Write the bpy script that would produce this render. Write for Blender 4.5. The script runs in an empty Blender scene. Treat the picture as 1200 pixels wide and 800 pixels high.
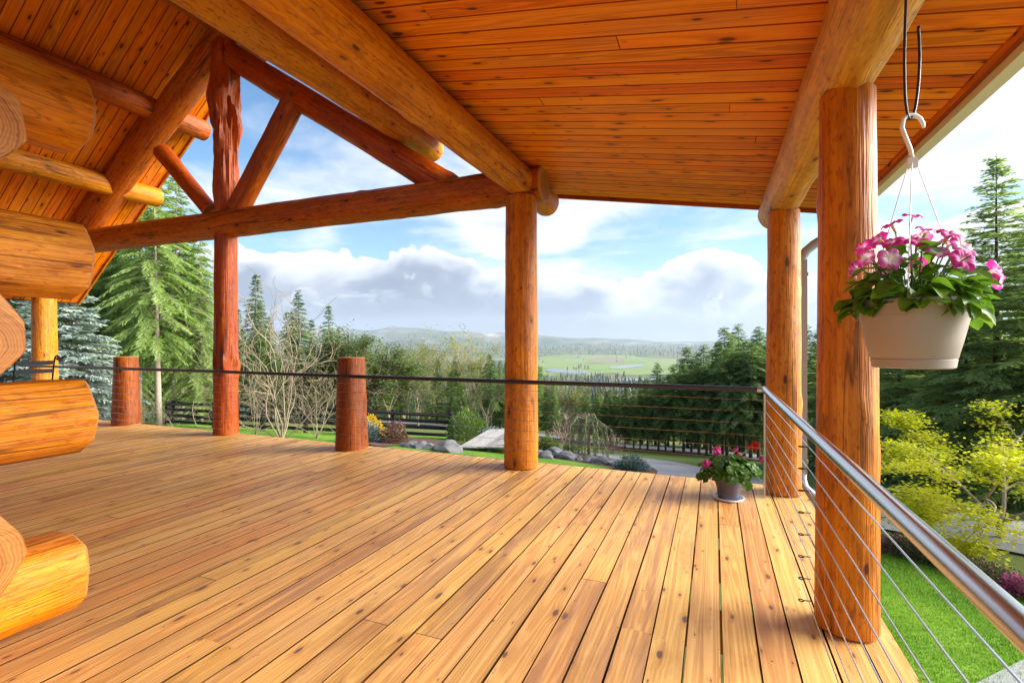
import bpy, bmesh, math, random
from mathutils import Vector, Matrix, noise
from mathutils.geometry import delaunay_2d_cdt

R = math.radians
scene = bpy.context.scene
COL = scene.collection

# ------------------------------------------------------------------ camera
CAM_H, CAM_F, CAM_CX, CAM_CY = 1.345, 578.0, 600.0, 402.0   # eye height, focal length and centre in photo pixels
YAW = R(22.3)
cs, sn = math.cos(YAW), math.sin(YAW)
cam_d = bpy.data.cameras.new('camera'); cam = bpy.data.objects.new('camera', cam_d); COL.objects.link(cam)
cam.location = (0, 0, CAM_H); cam.rotation_euler = (R(90), 0, YAW)
cam_d.sensor_width = 36; cam_d.lens = 36*CAM_F/1200; cam_d.shift_y = (CAM_CY-400)/1200
cam_d.clip_start = .05; cam_d.clip_end = 60000
scene.camera = cam

# ------------------------------------------------------------------ node helper
class G:
    def __init__(s, nt): s.t = nt; s.n = nt.nodes; s.l = nt.links
    def put(s, sock, v):
        if v is None: return
        if isinstance(v, bpy.types.NodeSocket): s.l.new(v, sock)
        elif hasattr(sock.default_value, '__len__') and not hasattr(v, '__len__'):
            sock.default_value = [v]*len(sock.default_value)
        elif hasattr(v, '__len__') and hasattr(sock.default_value, '__len__') and len(v) == 3 and len(sock.default_value) == 4:
            sock.default_value = (*v, 1)
        else: sock.default_value = v
    def node(s, typ, out=0, ins=None, **props):
        n = s.n.new(typ)
        for k, v in props.items(): setattr(n, k, v)
        for k, v in (ins or {}).items(): s.put(n.inputs[k], v)
        return n.outputs[out] if out is not None else n
    def m(s, op, a, b=None, c=None, clamp=False):
        n = s.n.new('ShaderNodeMath'); n.operation = op; n.use_clamp = clamp
        s.put(n.inputs[0], a); s.put(n.inputs[1], b); s.put(n.inputs[2], c)
        return n.outputs[0]
    def add(s, a, b): return s.m('ADD', a, b)
    def sub(s, a, b): return s.m('SUBTRACT', a, b)
    def mul(s, a, b): return s.m('MULTIPLY', a, b)
    def div(s, a, b): return s.m('DIVIDE', a, b)
    def step(s, x, lo, hi, a=0., b=1.):
        n = s.n.new('ShaderNodeMapRange'); n.interpolation_type = 'SMOOTHSTEP'
        s.put(n.inputs['Value'], x); s.put(n.inputs['From Min'], lo); s.put(n.inputs['From Max'], hi)
        s.put(n.inputs['To Min'], a); s.put(n.inputs['To Max'], b)
        return n.outputs[0]
    def mix(s, f, a, b, blend='MIX'):
        n = s.n.new('ShaderNodeMix'); n.data_type = 'RGBA'; n.blend_type = blend
        s.put(n.inputs[0], f); s.put(n.inputs[6], a); s.put(n.inputs[7], b)
        return n.outputs[2]
    def sep(s, v):
        n = s.n.new('ShaderNodeSeparateXYZ'); s.put(n.inputs[0], v); return n.outputs
    def comb(s, x, y, z=0.):
        n = s.n.new('ShaderNodeCombineXYZ')
        s.put(n.inputs[0], x); s.put(n.inputs[1], y); s.put(n.inputs[2], z); return n.outputs[0]
    def noise(s, v, scale, detail=4., rough=.55, dist=0., out='Fac', dims='3D', lac=2.0):
        n = s.n.new('ShaderNodeTexNoise'); n.noise_dimensions = dims
        s.put(n.inputs['Vector'], v); s.put(n.inputs['Scale'], scale); s.put(n.inputs['Detail'], detail)
        s.put(n.inputs['Roughness'], rough); s.put(n.inputs['Distortion'], dist); s.put(n.inputs['Lacunarity'], lac)
        return n.outputs[out]
    def ramp(s, f, stops, interp='LINEAR'):
        n = s.n.new('ShaderNodeValToRGB'); r = n.color_ramp; r.interpolation = interp
        while len(r.elements) < len(stops): r.elements.new(.5)
        for e, (p, c) in zip(r.elements, stops): e.position = p; e.color = (*c, 1) if len(c) == 3 else c
        s.put(n.inputs[0], f); return n.outputs[0]
    def vmul(s, v, k):
        n = s.n.new('ShaderNodeVectorMath'); n.operation = 'MULTIPLY'; s.put(n.inputs[0], v); s.put(n.inputs[1], k); return n.outputs[0]
    def vadd(s, v, k):
        n = s.n.new('ShaderNodeVectorMath'); n.operation = 'ADD'; s.put(n.inputs[0], v); s.put(n.inputs[1], k); return n.outputs[0]

# ------------------------------------------------------------------ world: clear sky with a cumulus bank round the horizon and broken cloud above
SUN_EL, SUN_AZ = R(22), R(70)         # azimuth clockwise from +Y (the deck boards' direction)
world = bpy.data.worlds.new('World'); scene.world = world; world.use_nodes = True
wt = world.node_tree; wt.nodes.clear(); g = G(wt)
SKY_STRENGTH = .06
sky = g.node('ShaderNodeTexSky', sky_type='NISHITA', sun_disc=False, sun_elevation=SUN_EL, sun_rotation=SUN_AZ, altitude=100., air_density=1.0, dust_density=.25, ozone_density=1.6)
dirv = g.node('ShaderNodeTexCoord', 'Generated')
dx, dy, dz = g.sep(dirv)
hh = g.m('SQRT', g.add(g.mul(dx, dx), g.mul(dy, dy)))
hh = g.m('MAXIMUM', hh, .02)
te = g.div(dz, hh)                                               # tangent of the elevation
cyl = g.comb(g.div(dx, hh), g.div(dy, hh), g.mul(te, 1.5))
low = g.noise(g.comb(g.div(dx, hh), g.div(dy, hh), 3.7), 2.3, 1.)
def heap(sc, off, amp, seed_, soft):
    """one row of cumulus heads: returns its mask and how much light its surface gets"""
    q = g.vadd(cyl, (seed_, seed_*.7, seed_*1.3))
    wq = g.vadd(q, g.vmul(g.noise(q, sc*1.6, 2., out='Color'), .16))
    v1 = g.node('ShaderNodeTexVoronoi', 'Distance', {'Vector': wq, 'Scale': sc, 'Detail': 1.8, 'Roughness': .42, 'Lacunarity': 2.7}, feature='F1')
    head = g.sub(.62, v1)
    top_ = g.add(off, g.mul(g.sub(low, .5), .20))
    rs = g.sub(g.add(top_, g.mul(head, amp)), te)
    mask = g.step(rs, 0., .014)
    lt = g.add(g.step(rs, soft, -.04, .0, 1.25), g.add(g.mul(g.sub(head, .24), .75), g.mul(g.sub(g.noise(wq, sc*.9, 3.), .5), 1.3)))
    return mask, lt
m1, l1 = heap(5.0, .178, .17, 0., .17)
m2, l2 = heap(7.0, .075, .12, 4.1, .07)
under = g.step(te, .0, .045, 1., 0.)
def cumulus(lt): return g.ramp(lt, [(.0, (.25, .30, .40)), (.28, (.33, .385, .49)), (.50, (.60, .65, .73)), (.74, (.95, .96, .98)), (1., (1.1, 1.1, 1.1))])
bcol = g.mix(g.mul(m2, .5), cumulus(g.add(l1, .06)), cumulus(l2))
bcol = g.mix(g.mul(under, .5), bcol, (.52, .58, .67))
bank = m1
# broken cloud overhead, on a flat layer
zc = g.m('MAXIMUM', g.add(dz, .10), .04)
lay = g.comb(g.div(dx, zc), g.div(dy, zc), 1.3)
hi = g.noise(g.vadd(lay, g.vmul(g.noise(lay, 1.1, 2., out='Color'), .45)), .62, 6., .55, .0)
cov = g.step(hi, .455, .62)
hcol = g.mix(g.step(hi, .58, .78), (1.0, 1.0, 1.02), (.55, .61, .72))
veil = g.mul(g.noise(lay, .35, 1.), g.step(te, .9, .08))
base = g.node('ShaderNodeHueSaturation', 0, {'Color': sky, 'Saturation': 1.3})
CLOUD = .33                                                      # cloud radiance before exposure
cl_hi = g.vmul(hcol, CLOUD)
cl_bk = g.vmul(bcol, CLOUD)
skyv = g.vmul(base, SKY_STRENGTH)
skyv = g.mix(g.mul(veil, .15), skyv, (.24, .28, .32))
c1 = g.mix(g.mul(cov, .93), skyv, cl_hi)
c2 = g.mix(bank, c1, cl_bk)
bg = g.node('ShaderNodeBackground', 0, {'Color': c2, 'Strength': 1.0})
g.l.new(bg, g.node('ShaderNodeOutputWorld', None).inputs['Surface'])
world.cycles.sampling_method = 'MANUAL'; world.cycles.sample_map_resolution = 512

# ------------------------------------------------------------------ sun (veiled, soft) and exposure
sun_d = bpy.data.lights.new('sun', 'SUN'); sun = bpy.data.objects.new('sun', sun_d); COL.objects.link(sun)
sun_d.energy = 4.2; sun_d.angle = R(48); sun_d.color = (1., .96, .90)
sdir = Vector((math.sin(SUN_AZ)*math.cos(SUN_EL), math.cos(SUN_AZ)*math.cos(SUN_EL), math.sin(SUN_EL)))
sun.rotation_euler = sdir.to_track_quat('Z', 'Y').to_euler(); sun.location = (25, 20, 18)
vs = scene.view_settings
vs.view_transform = 'Standard'; vs.look = 'None'; vs.gamma = 1.; vs.use_curve_mapping = False; vs.exposure = 1.9
scene.render.engine = 'CYCLES'
scene.cycles.max_bounces = 6; scene.cycles.diffuse_bounces = 5; scene.cycles.glossy_bounces = 2
scene.cycles.transmission_bounces = 2; scene.cycles.volume_bounces = 0; scene.cycles.transparent_max_bounces = 6

# ------------------------------------------------------------------ pixels of the photograph to directions
def ray(px, py):
    r = (px-CAM_CX)/CAM_F
    return Vector((r*cs-sn, r*sn+cs, (CAM_CY-py)/CAM_F))
EYE = Vector((0, 0, CAM_H))
def on_y(px, py, Y): a = ray(px, py); return EYE+a*(Y/a.y)
def at_depth(px, py, t): return EYE+ray(px, py)*t

# ------------------------------------------------------------------ scene helpers
WM = {}                                                          # world matrices of parents
def tag(o, label=None, cat=None, group=None, kind=None):
    if label: o['label'] = label
    if cat: o['category'] = cat
    if group: o['group'] = group
    if kind: o['kind'] = kind
    return o
def put(o, M, parent=None):
    COL.objects.link(o); WM[o] = M
    if parent is not None:
        o.parent = parent; o.matrix_basis = WM[parent].inverted() @ M
    else: o.matrix_basis = M
    return o
def T(v): return Matrix.Translation(Vector(v))
def empty(name, loc, label, cat, group=None, kind=None, M=None):
    o = bpy.data.objects.new(name, None); o.empty_display_size = .2
    put(o, M if M is not None else T(loc)); return tag(o, label, cat, group, kind)
def dup(root, M, label=None, group=None):
    c = root.copy(); put(c, M)
    if label: c['label'] = label
    if group: c['group'] = group
    for ch in root.children:
        k = ch.copy(); put(k, M @ ch.matrix_basis, c)
        for gc in ch.children:
            q = gc.copy(); put(q, WM[k] @ gc.matrix_basis, k)
    return c
class MB:
    """collects faces for one mesh; optional uv per corner, a float 'var' per vertex, a material index per face"""
    def __init__(s): s.v = []; s.f = []; s.uv = []; s.mi = []; s.var = []; s.cv = 0.
    def vert(s, p, var=None): s.v.append(tuple(p)); s.var.append(s.cv if var is None else var); return len(s.v)-1
    def face(s, idx, uv=None, mi=0): s.f.append(tuple(idx)); s.uv.append(uv); s.mi.append(mi)
    def quad(s, a, b, c, d, mi=0): i = [s.vert(p) for p in (a, b, c, d)]; s.face(i, None, mi)
    def box(s, lo, hi, M=None, mi=0):
        c = [Vector((x, y, z)) for z in (lo[2], hi[2]) for y in (lo[1], hi[1]) for x in (lo[0], hi[0])]
        if M is not None: c = [M @ p for p in c]
        i = [s.vert(p) for p in c]
        for q in ((0, 2, 3, 1), (4, 5, 7, 6), (0, 1, 5, 4), (2, 6, 7, 3), (0, 4, 6, 2), (1, 3, 7, 5)): s.face([i[k] for k in q], None, mi)
    def tube(s, pts, rad, n=6, cap=True, mi=0, closed=False):
        pts = [Vector(p) for p in pts]; m = len(pts); rings = []; up = None
        for k, p in enumerate(pts):
            if closed: d = pts[(k+1) % m]-pts[k-1]
            else: d = pts[min(k+1, m-1)]-pts[max(k-1, 0)]
            d = d.normalized() if d.length > 1e-9 else Vector((0, 0, 1))
            if up is None: up = d.orthogonal().normalized()
            up = (up-d*up.dot(d)); up = up.normalized() if up.length > 1e-6 else d.orthogonal().normalized()
            w = d.cross(up); r = rad[k] if hasattr(rad, '__len__') else rad
            rings.append([s.vert(p+(up*math.cos(2*math.pi*j/n)+w*math.sin(2*math.pi*j/n))*r) for j in range(n)])
        for k in range(m if closed else m-1):
            a, b = rings[k], rings[(k+1) % m]
            for j in range(n): s.face((a[j], a[(j+1) % n], b[(j+1) % n], b[j]), None, mi)
        if cap and not closed:
            s.face(rings[0][::-1], None, mi); s.face(rings[-1], None, mi)
    def lathe(s, prof, n=32, mi=0, sx=1., sy=1.):
        rings = [[s.vert((r*math.cos(2*math.pi*j/n)*sx, r*math.sin(2*math.pi*j/n)*sy, z)) for j in range(n)] for r, z in prof]
        for a, b in zip(rings, rings[1:]):
            for j in range(n): s.face((a[j], a[(j+1) % n], b[(j+1) % n], b[j]), None, mi)
    def mesh(s, name, mats, smooth=False):
        me = bpy.data.meshes.new(name); me.from_pydata(s.v, [], s.f)
        for m_ in (mats if isinstance(mats, (list, tuple)) else [mats]): me.materials.append(m_)
        if any(s.mi): me.polygons.foreach_set('material_index', s.mi)
        if any(u is not None for u in s.uv):
            flat = []
            for f_, u in zip(s.f, s.uv):
                for k in range(len(f_)): flat.extend(u[k] if u else (0., 0.))
            me.uv_layers.new(name='UVMap').data.foreach_set('uv', flat)
        if any(s.var): me.attributes.new('var', 'FLOAT', 'POINT').data.foreach_set('value', s.var)
        if smooth: me.polygons.foreach_set('use_smooth', [True]*len(me.polygons))
        me.update(); return me
    def build(s, name, mats, parent=None, M=None, smooth=False):
        """geometry given in world metres; the object's origin goes to M (default: its parent's, or the world's)"""
        if M is None: M = WM[parent] if parent is not None else Matrix.Identity(4)
        inv = M.inverted(); s.v = [tuple(inv @ Vector(p)) for p in s.v]
        return put(bpy.data.objects.new(name, s.mesh(name, mats, smooth)), M, parent)
def sharp(me, ang=40):
    try: me.set_sharp_from_angle(angle=R(ang))
    except Exception: pass

# ------------------------------------------------------------------ materials
def mat(name):
    m = bpy.data.materials.new(name); m.use_nodes = True; t = m.node_tree; t.nodes.clear(); gg = G(t)
    out = gg.node('ShaderNodeOutputMaterial', None); return m, gg, out
def pbsdf(gg, out, col, rough=.5, bump=None, bstr=.3, bdist=.01, spec=.5, metal=0., coat=0., **kw):
    ins = {'Base Color': col, 'Roughness': rough, 'Specular IOR Level': spec, 'Metallic': metal, 'Coat Weight': coat}
    ins.update(kw)
    if bump is not None: ins['Normal'] = gg.node('ShaderNodeBump', 0, {'Height': bump, 'Strength': bstr, 'Distance': bdist})
    p = gg.node('ShaderNodeBsdfPrincipled', 0, ins); gg.l.new(p, out.inputs['Surface']); return p
def plain(name, col, rough=.5, metal=0., spec=.5, var=.06, scale=30., bump=.0, coat=0.):
    m, gg, out = mat(name); co = gg.node('ShaderNodeTexCoord', 'Object')
    n = gg.noise(co, scale, 5.)
    f = gg.add(1-var, gg.mul(n, 2*var))
    c = gg.vmul(gg.comb(*col), gg.comb(f, f, f))
    pbsdf(gg, out, c, gg.add(rough-.05, gg.mul(n, .1)), n if bump else None, bump, .005, spec, metal, coat); return m

def wood(name, dark, mid, light, knotc, kdens=2.4, ksize=.5, rough=.42, coat=0., tone=.25, grain=1., bump=.25, stain=None, screws=False, hue=.02, ringw=.14, speck=0., checks=0., lumpb=0., spec=.4):
    """pine: UV in metres, u along the grain"""
    m, gg, out = mat(name)
    uv = gg.node('ShaderNodeUVMap', 0); rnd = gg.node('ShaderNodeObjectInfo', 'Random')
    u, v, _ = gg.sep(uv)
    uo = gg.add(u, gg.mul(rnd, 37.)); vo = gg.add(v, gg.mul(rnd, 11.))
    kv = gg.comb(gg.mul(uo, kdens), gg.mul(vo, kdens*2.6))
    kn = gg.node('ShaderNodeTexVoronoi', None, {'Vector': kv, 'Scale': 1., 'Randomness': 1.}, feature='F1', voronoi_dimensions='2D')
    kd, kc = kn.outputs['Distance'], gg.sep(kn.outputs['Color'])
    krad = gg.mul(gg.m('POWER', kc[0], 2.2), .15*ksize)                 # size differs per knot, many nearly none
    kd2 = gg.add(kd, gg.mul(gg.sub(gg.noise(kv, 7., 3.), .5), .1))
    core = gg.m('SUBTRACT', 1., gg.step(kd2, gg.mul(krad, .6), gg.add(gg.mul(krad, 1.15), .012)))
    halo = gg.m('SUBTRACT', 1., gg.step(kd, krad, gg.add(gg.mul(krad, 3.2), .05)))
    bendv = gg.add(vo, gg.mul(halo, gg.mul(krad, .14)))
    cath = gg.noise(gg.comb(gg.mul(uo, .30), gg.mul(bendv, 7.), gg.mul(rnd, 9.)), 1., 1.6, .4)
    rings = gg.m('SINE', gg.mul(cath, 120.*grain))
    rings = gg.step(rings, -.2, 1.)
    fib = gg.noise(gg.comb(gg.mul(uo, 3.), gg.mul(bendv, 170.), 0.), 1., 3., .6)
    strk = gg.noise(gg.comb(gg.mul(uo, .55), gg.mul(bendv, 30.), gg.mul(rnd, 5.)), 1., 4., .62)
    f = gg.add(gg.add(gg.mul(rings, ringw), gg.mul(fib, .30)), gg.mul(strk, .62))
    f = gg.add(gg.sub(f, .06+ringw*.2), gg.mul(gg.sub(rnd, .5), tone))
    c = gg.ramp(f, [(.12, dark), (.45, mid), (.8, light)])
    blotch = gg.noise(gg.comb(uo, gg.mul(vo, 1.6), 4.), 1.3, 4.)
    hs = gg.node('ShaderNodeHueSaturation', 0, {'Color': c, 'Hue': gg.add(.5-hue*.5, gg.mul(gg.m('FRACT', gg.mul(rnd, 7.13)), hue)), 'Saturation': gg.add(.92, gg.mul(blotch, .16)), 'Value': gg.add(.74, gg.mul(blotch, .52))})
    c = gg.mix(gg.mul(halo, .38), hs, dark)
    c = gg.mix(gg.mul(core, .88), c, knotc)
    if speck:
        sp = gg.noise(gg.comb(gg.mul(uo, 13.), gg.mul(vo, 46.), 3.), 1., 3., .65, .6)
        c = gg.mix(gg.mul(gg.step(sp, .50, .68), speck), c, dark)
        sp2 = gg.noise(gg.comb(gg.mul(uo, 2.6), gg.mul(vo, 8.), 6.), 1., 4., .65)
        c = gg.mix(gg.mul(gg.step(sp2, .5, .7), speck*.8), c, gg.vmul(c, (.52, .38, .3)))
        c = gg.mix(gg.mul(gg.step(sp2, .46, .3), speck*.6), c, light)
    if checks:
        ck = gg.m('ABSOLUTE', gg.sub(gg.noise(gg.comb(gg.mul(uo, .33), gg.mul(vo, 7.5), gg.mul(rnd, 13.)), 1., 2., .5), .5))
        ckm = gg.mul(gg.step(ck, .016, .005), gg.step(gg.noise(gg.comb(gg.mul(uo, .8), gg.mul(vo, 2.), 8.), 1., 1.), .5, .56))
        c = gg.mix(gg.mul(ckm, checks), c, (.035, .012, .006))
    if stain is not None:
        co = gg.node('ShaderNodeNewGeometry', 'Position')
        sx, sy, _z = gg.sep(co)
        s1 = gg.noise(gg.comb(gg.mul(sx, 2.0), gg.mul(sy, .7), gg.mul(rnd, 2.)), 1., 6., .65)
        s1 = gg.step(s1, .52, .66)
        c = gg.mix(gg.mul(s1, .55), c, stain, 'MULTIPLY')
        s2 = gg.step(gg.noise(gg.comb(gg.mul(uo, 3.2), gg.mul(vo, 24.), 7.), 1., 4., .7), .625, .70)
        c = gg.mix(gg.mul(s2, .6), c, (.10, .075, .10))
        s3 = gg.mul(gg.step(gg.m('FRACT', gg.mul(rnd, 23.7)), .70, .86), gg.step(gg.noise(gg.comb(gg.mul(uo, 1.1), gg.mul(vo, 20.), 3.), 1., 3., .6), .42, .62))
        c = gg.mix(gg.mul(s3, .6), c, (.30, .15, .085))
    if screws:
        fu = gg.m('ABSOLUTE', gg.sub(gg.m('FRACT', gg.div(gg.add(u, 40.), .406)), .5))
        av = gg.m('ABSOLUTE', gg.sub(gg.m('ABSOLUTE', v), .043))
        d = gg.m('SQRT', gg.add(gg.m('POWER', gg.mul(gg.add(fu, gg.mul(gg.noise(gg.comb(uo, vo), 9., 0.), .03)), .406), 2.), gg.m('POWER', av, 2.)))
        c = gg.mix(gg.mul(gg.step(d, .0085, .005), .9), c, (.03, .022, .02))
    hgt = gg.add(gg.noise(gg.comb(gg.mul(uo, 3.), gg.mul(vo, 90.), 0.), 1., 2., .6), gg.mul(gg.noise(gg.comb(gg.mul(uo, 5.), gg.mul(vo, 9.), 2.), 1., 1., .6), lumpb))
    ro = gg.add(rough-.08, gg.mul(strk, .2))
    pbsdf(gg, out, c, ro, hgt, bump, .003+.009*(lumpb > 0), spec, 0., coat, **({'Coat Roughness': .25} if coat else {}))
    return m

LOGM = wood('varnished_log', (.29, .060, .002), (.70, .225, .007), (.90, .41, .030), (.06, .014, .004), 2.0, .62, .46, .0, .16, .55, .7, ringw=.04, speck=.68, checks=.6, lumpb=1., spec=.28)
POSTM = wood('reddish_post_log', (.21, .040, .002), (.60, .168, .005), (.84, .33, .020), (.035, .010, .004), 2.0, .62, .46, .0, .16, .55, .7, ringw=.04, speck=.68, checks=.55, lumpb=1., spec=.28)
LOGRED = wood('red_varnished_log', (.15, .020, .002), (.45, .088, .004), (.68, .19, .012), (.03, .007, .003), 2.0, .62, .42, .0, .16, .5, .8, ringw=.04, speck=.68, checks=.7, lumpb=1., spec=.32)
LOGDARK = wood('dark_red_log', (.085, .013, .002), (.29, .052, .004), (.50, .125, .009), (.02, .006, .003), 2.0, .62, .42, .0, .16, .5, .8, ringw=.04, speck=.7, checks=.8, lumpb=1., spec=.32)
LOGPALE = wood('pale_varnished_log', (.36, .11, .012), (.72, .31, .045), (.90, .54, .15), (.09, .03, .010), 2.4, .7, .48, .0, .12, .5, .8, ringw=.04, speck=.6, checks=.5, lumpb=1.2, spec=.28)
CEIL = wood('ceiling_pine', (.40, .066, .0012), (.85, .220, .003), (.95, .345, .010), (.07, .014, .005), 3.0, 1.0, .46, .0, .20, 1.0, .2, hue=.014, ringw=.15, spec=.22)
DECK = wood('deck_pine', (.37, .150, .034), (.645, .345, .098), (.79, .51, .18), (.10, .055, .045), 3.0, .75, .50, .0, .15, 1.0, .3, stain=(.52, .42, .44), screws=True, hue=.018, ringw=.17, spec=.32)
DECKEDGE = plain('shaded_board_edge', (.085, .038, .014), .9, 0, .1, .3, 20.)  # shade of the gaps, put into the colour of board sides and bevels
CEILEDGE = plain('dark_groove', (.30, .045, .002), .7, 0, .2, .2, 20.)  # darker red on the sides, bevels and ends of the ceiling boards
def endgrain():
    m, gg, out = mat('log_end_grain'); co = gg.node('ShaderNodeTexCoord', 'Object'); x, y, z = gg.sep(co)
    rnd = gg.node('ShaderNodeObjectInfo', 'Random')
    y = gg.sub(y, .03); z = gg.add(z, .02)
    wob = gg.noise(gg.comb(y, z, gg.mul(rnd, 20.)), 7., 4.)
    rr = gg.add(gg.m('SQRT', gg.add(gg.mul(y, y), gg.mul(z, z))), gg.mul(wob, .05))
    w = gg.m('SINE', gg.mul(rr, 620.)); w2 = gg.noise(gg.comb(gg.mul(rr, 70.), gg.mul(rnd, 9.), 0.), 1., 3.)
    saw = gg.noise(gg.comb(gg.mul(y, 3.), gg.mul(z, 60.), 1.), 1., 3.)
    f = gg.add(gg.add(gg.mul(w, .09), gg.mul(w2, .62)), gg.mul(saw, .42))
    c = gg.ramp(f, [(.25, (.15, .045, .005)), (.5, (.36, .125, .014)), (.8, (.54, .22, .035))])
    an = gg.m('ARCTAN2', y, z)
    crk = gg.m('ABSOLUTE', gg.sub(gg.add(an, gg.mul(wob, .35)), gg.sub(gg.mul(rnd, 5.), 2.)))
    crk = gg.mul(gg.step(crk, .05, .012), gg.step(rr, .03, .05))
    c = gg.mix(gg.mul(crk, .85), c, (.05, .022, .01))
    rim = gg.step(rr, .165, .19)
    c = gg.mix(gg.mul(rim, .35), c, (.70, .34, .10))
    pbsdf(gg, out, c, .55, gg.sub(f, crk), .35, .004, .4); return m
ENDG = endgrain()
BLACK = plain('black_paint', (.008, .008, .011), .6, 0, .3, .25, 8.)
STEEL = plain('brushed_steel', (.50, .52, .56), .24, 1., .5, .1, 6.)
CABLE = plain('steel_cable', (.55, .56, .58), .32, 1., .5, .1, 60.)
IRON = plain('dark_iron', (.06, .045, .04), .5, .7, .5, .2, 60.)
WHITEM = plain('white_metal', (.78, .77, .74), .42, 0., .5, .04, 4.)
GREYM = plain('grey_downspout', (.30, .32, .34), .45, .0, .5, .06, 6.)
SHINGLE = plain('roof_shingle', (.05, .047, .045), .9, 0, .2, .3, 20.)
POTM = plain('beige_plastic_pot', (.37, .305, .255), .5, 0, .45, .05, 60.)
BLUEPOT = plain('slate_glazed_pot', (.085, .085, .125), .35, 0, .5, .2, 20.)
SOIL = plain('potting_soil', (.03, .02, .014), .95, 0, .2, .4, 90., .5)
CORD = plain('black_cord', (.012, .014, .02), .4)
WHITEP = plain('white_plastic', (.82, .80, .80), .35, 0, .5, .03)
# ================================================================== terrain
PROF = [(0, -1.25), (5, -1.6), (8, -1.9), (14, -2.3), (20, -3.3), (27, -4.45), (35, -5.6), (60, -10), (150, -27), (400, -58), (900, -84), (3000, -86), (3800, -66), (5000, -46), (6500, -30), (14000, -20)]
def h_profile(r):
    for (a, za), (b, zb) in zip(PROF, PROF[1:]):
        if r <= b:
            k = (r-a)/(b-a); return za+(zb-za)*k
    return PROF[-1][1]
def ground_z(x, y):
    r = math.hypot(x, y)
    # a little smoothing of the profile's kinks
    z = (h_profile(r*.93)+2*h_profile(r)+h_profile(r*1.07))/4
    az = math.degrees(math.atan2(x*cs+y*sn, -x*sn+y*cs))
    k = min(1., max(.56, .885+.0087*az)); w = min(1., max(0., (140-r)/90))
    z *= 1-(1-k)*w
    if r > 9: z += noise.noise((x*.09, y*.09, 3.))*.12*min(1, (r-9)/8)
    if r > 60: z += noise.noise((x*.008, y*.008, 1.))*min(9., (r-60)*.03)*(1 if r < 900 else max(0., 1-(r-900)/400))
    if r > 3600: z += (noise.noise((x*.0007, y*.0007, 9.))+.3)*28*min(1, (r-3600)/900)
    return z
def ground_at(px, py, tmax=9000):
    a = ray(px, py); t = 1.; last = t
    while t < tmax:
        p = EYE+a*t
        if p.z <= ground_z(p.x, p.y):
            lo, hi_ = last, t
            for _ in range(24):
                mid = (lo+hi_)/2; q = EYE+a*mid
                if q.z <= ground_z(q.x, q.y): hi_ = mid
                else: lo = mid
            q = EYE+a*hi_; return Vector((q.x, q.y, ground_z(q.x, q.y)))
        last = t; t *= 1.03
    p = EYE+a*tmax; return Vector((p.x, p.y, ground_z(p.x, p.y)))
def ground_pt(px, t):
    """the ground below photo column px at depth t"""
    a = ray(px, CAM_CY); p = a*t; return Vector((p.x, p.y, ground_z(p.x, p.y)))

def ground_mat(name, stops, scale=.6, fine=40., bump=.4, rough=.95):
    m, gg, out = mat(name); co = gg.node('ShaderNodeNewGeometry', 'Position')
    a = gg.noise(co, scale, 6., .6); b = gg.noise(co, fine, 4., .65)
    c = gg.ramp(gg.add(gg.mul(a, .55), gg.mul(b, .45)), stops)
    pbsdf(gg, out, c, rough, b, bump, .02, .2); return m
def terrain_mat():
    m, gg, out = mat('meadow_ground'); co = gg.node('ShaderNodeNewGeometry', 'Position')
    a = gg.noise(co, .22, 6., .6); b = gg.noise(co, 14., 5., .65); far = gg.noise(co, .0042, 6., .6)
    near = gg.ramp(gg.add(gg.mul(a, .6), gg.mul(b, .4)), [(.3, (.060, .085, .022)), (.5, (.12, .155, .035)), (.7, (.19, .19, .075))])
    fc = gg.ramp(far, [(.38, (.035, .060, .025)), (.5, (.11, .15, .045)), (.62, (.15, .13, .075))])
    x, y, z = gg.sep(co); r = gg.m('SQRT', gg.add(gg.mul(x, x), gg.mul(y, y)))
    c = gg.mix(gg.step(r, 60., 260.), near, fc)
    pbsdf(gg, out, c, .95, b, .4, .02, .15); return m
MEADOW = terrain_mat()
def build_ground():
    b = MB(); radii = [0.6]
    while radii[-1] < 8600: radii.append(radii[-1]*(1.055 if radii[-1] < 200 else 1.09))
    angs = []; a = -180.
    while a < 180-1e-6:
        angs.append(a); a += 1.0 if -58 <= a < 58 else 4.
    rows = []
    for r in radii:
        row = []
        for a in angs:
            q = R(a); d = Vector((math.sin(q)*cs-math.cos(q)*sn, math.sin(q)*sn+math.cos(q)*cs))
            x, y = d.x*r, d.y*r; row.append(b.vert((x, y, ground_z(x, y))))
        rows.append(row)
    n = len(angs)
    for r0, r1 in zip(rows, rows[1:]):
        for j in range(n): b.face((r0[j], r0[(j+1) % n], r1[(j+1) % n], r1[j])[::-1])
    b.face(rows[0])
    tag(b.build('ground', MEADOW, smooth=True), kind='structure')
build_ground()
def inside(x, y, poly):
    c = False; n = len(poly)
    for i in range(n):
        x1, y1 = poly[i][0], poly[i][1]; x2, y2 = poly[i-1][0], poly[i-1][1]
        if (y1 > y) != (y2 > y) and x < (x2-x1)*(y-y1)/(y2-y1)+x1: c = not c
    return c
def smooth_poly(poly, it=2):
    for _ in range(it):
        q = []
        for i in range(len(poly)):
            a, b = Vector(poly[i][:2]), Vector(poly[(i+1) % len(poly)][:2]); q += [a*.75+b*.25, a*.25+b*.75]
        poly = q
    return poly
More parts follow.
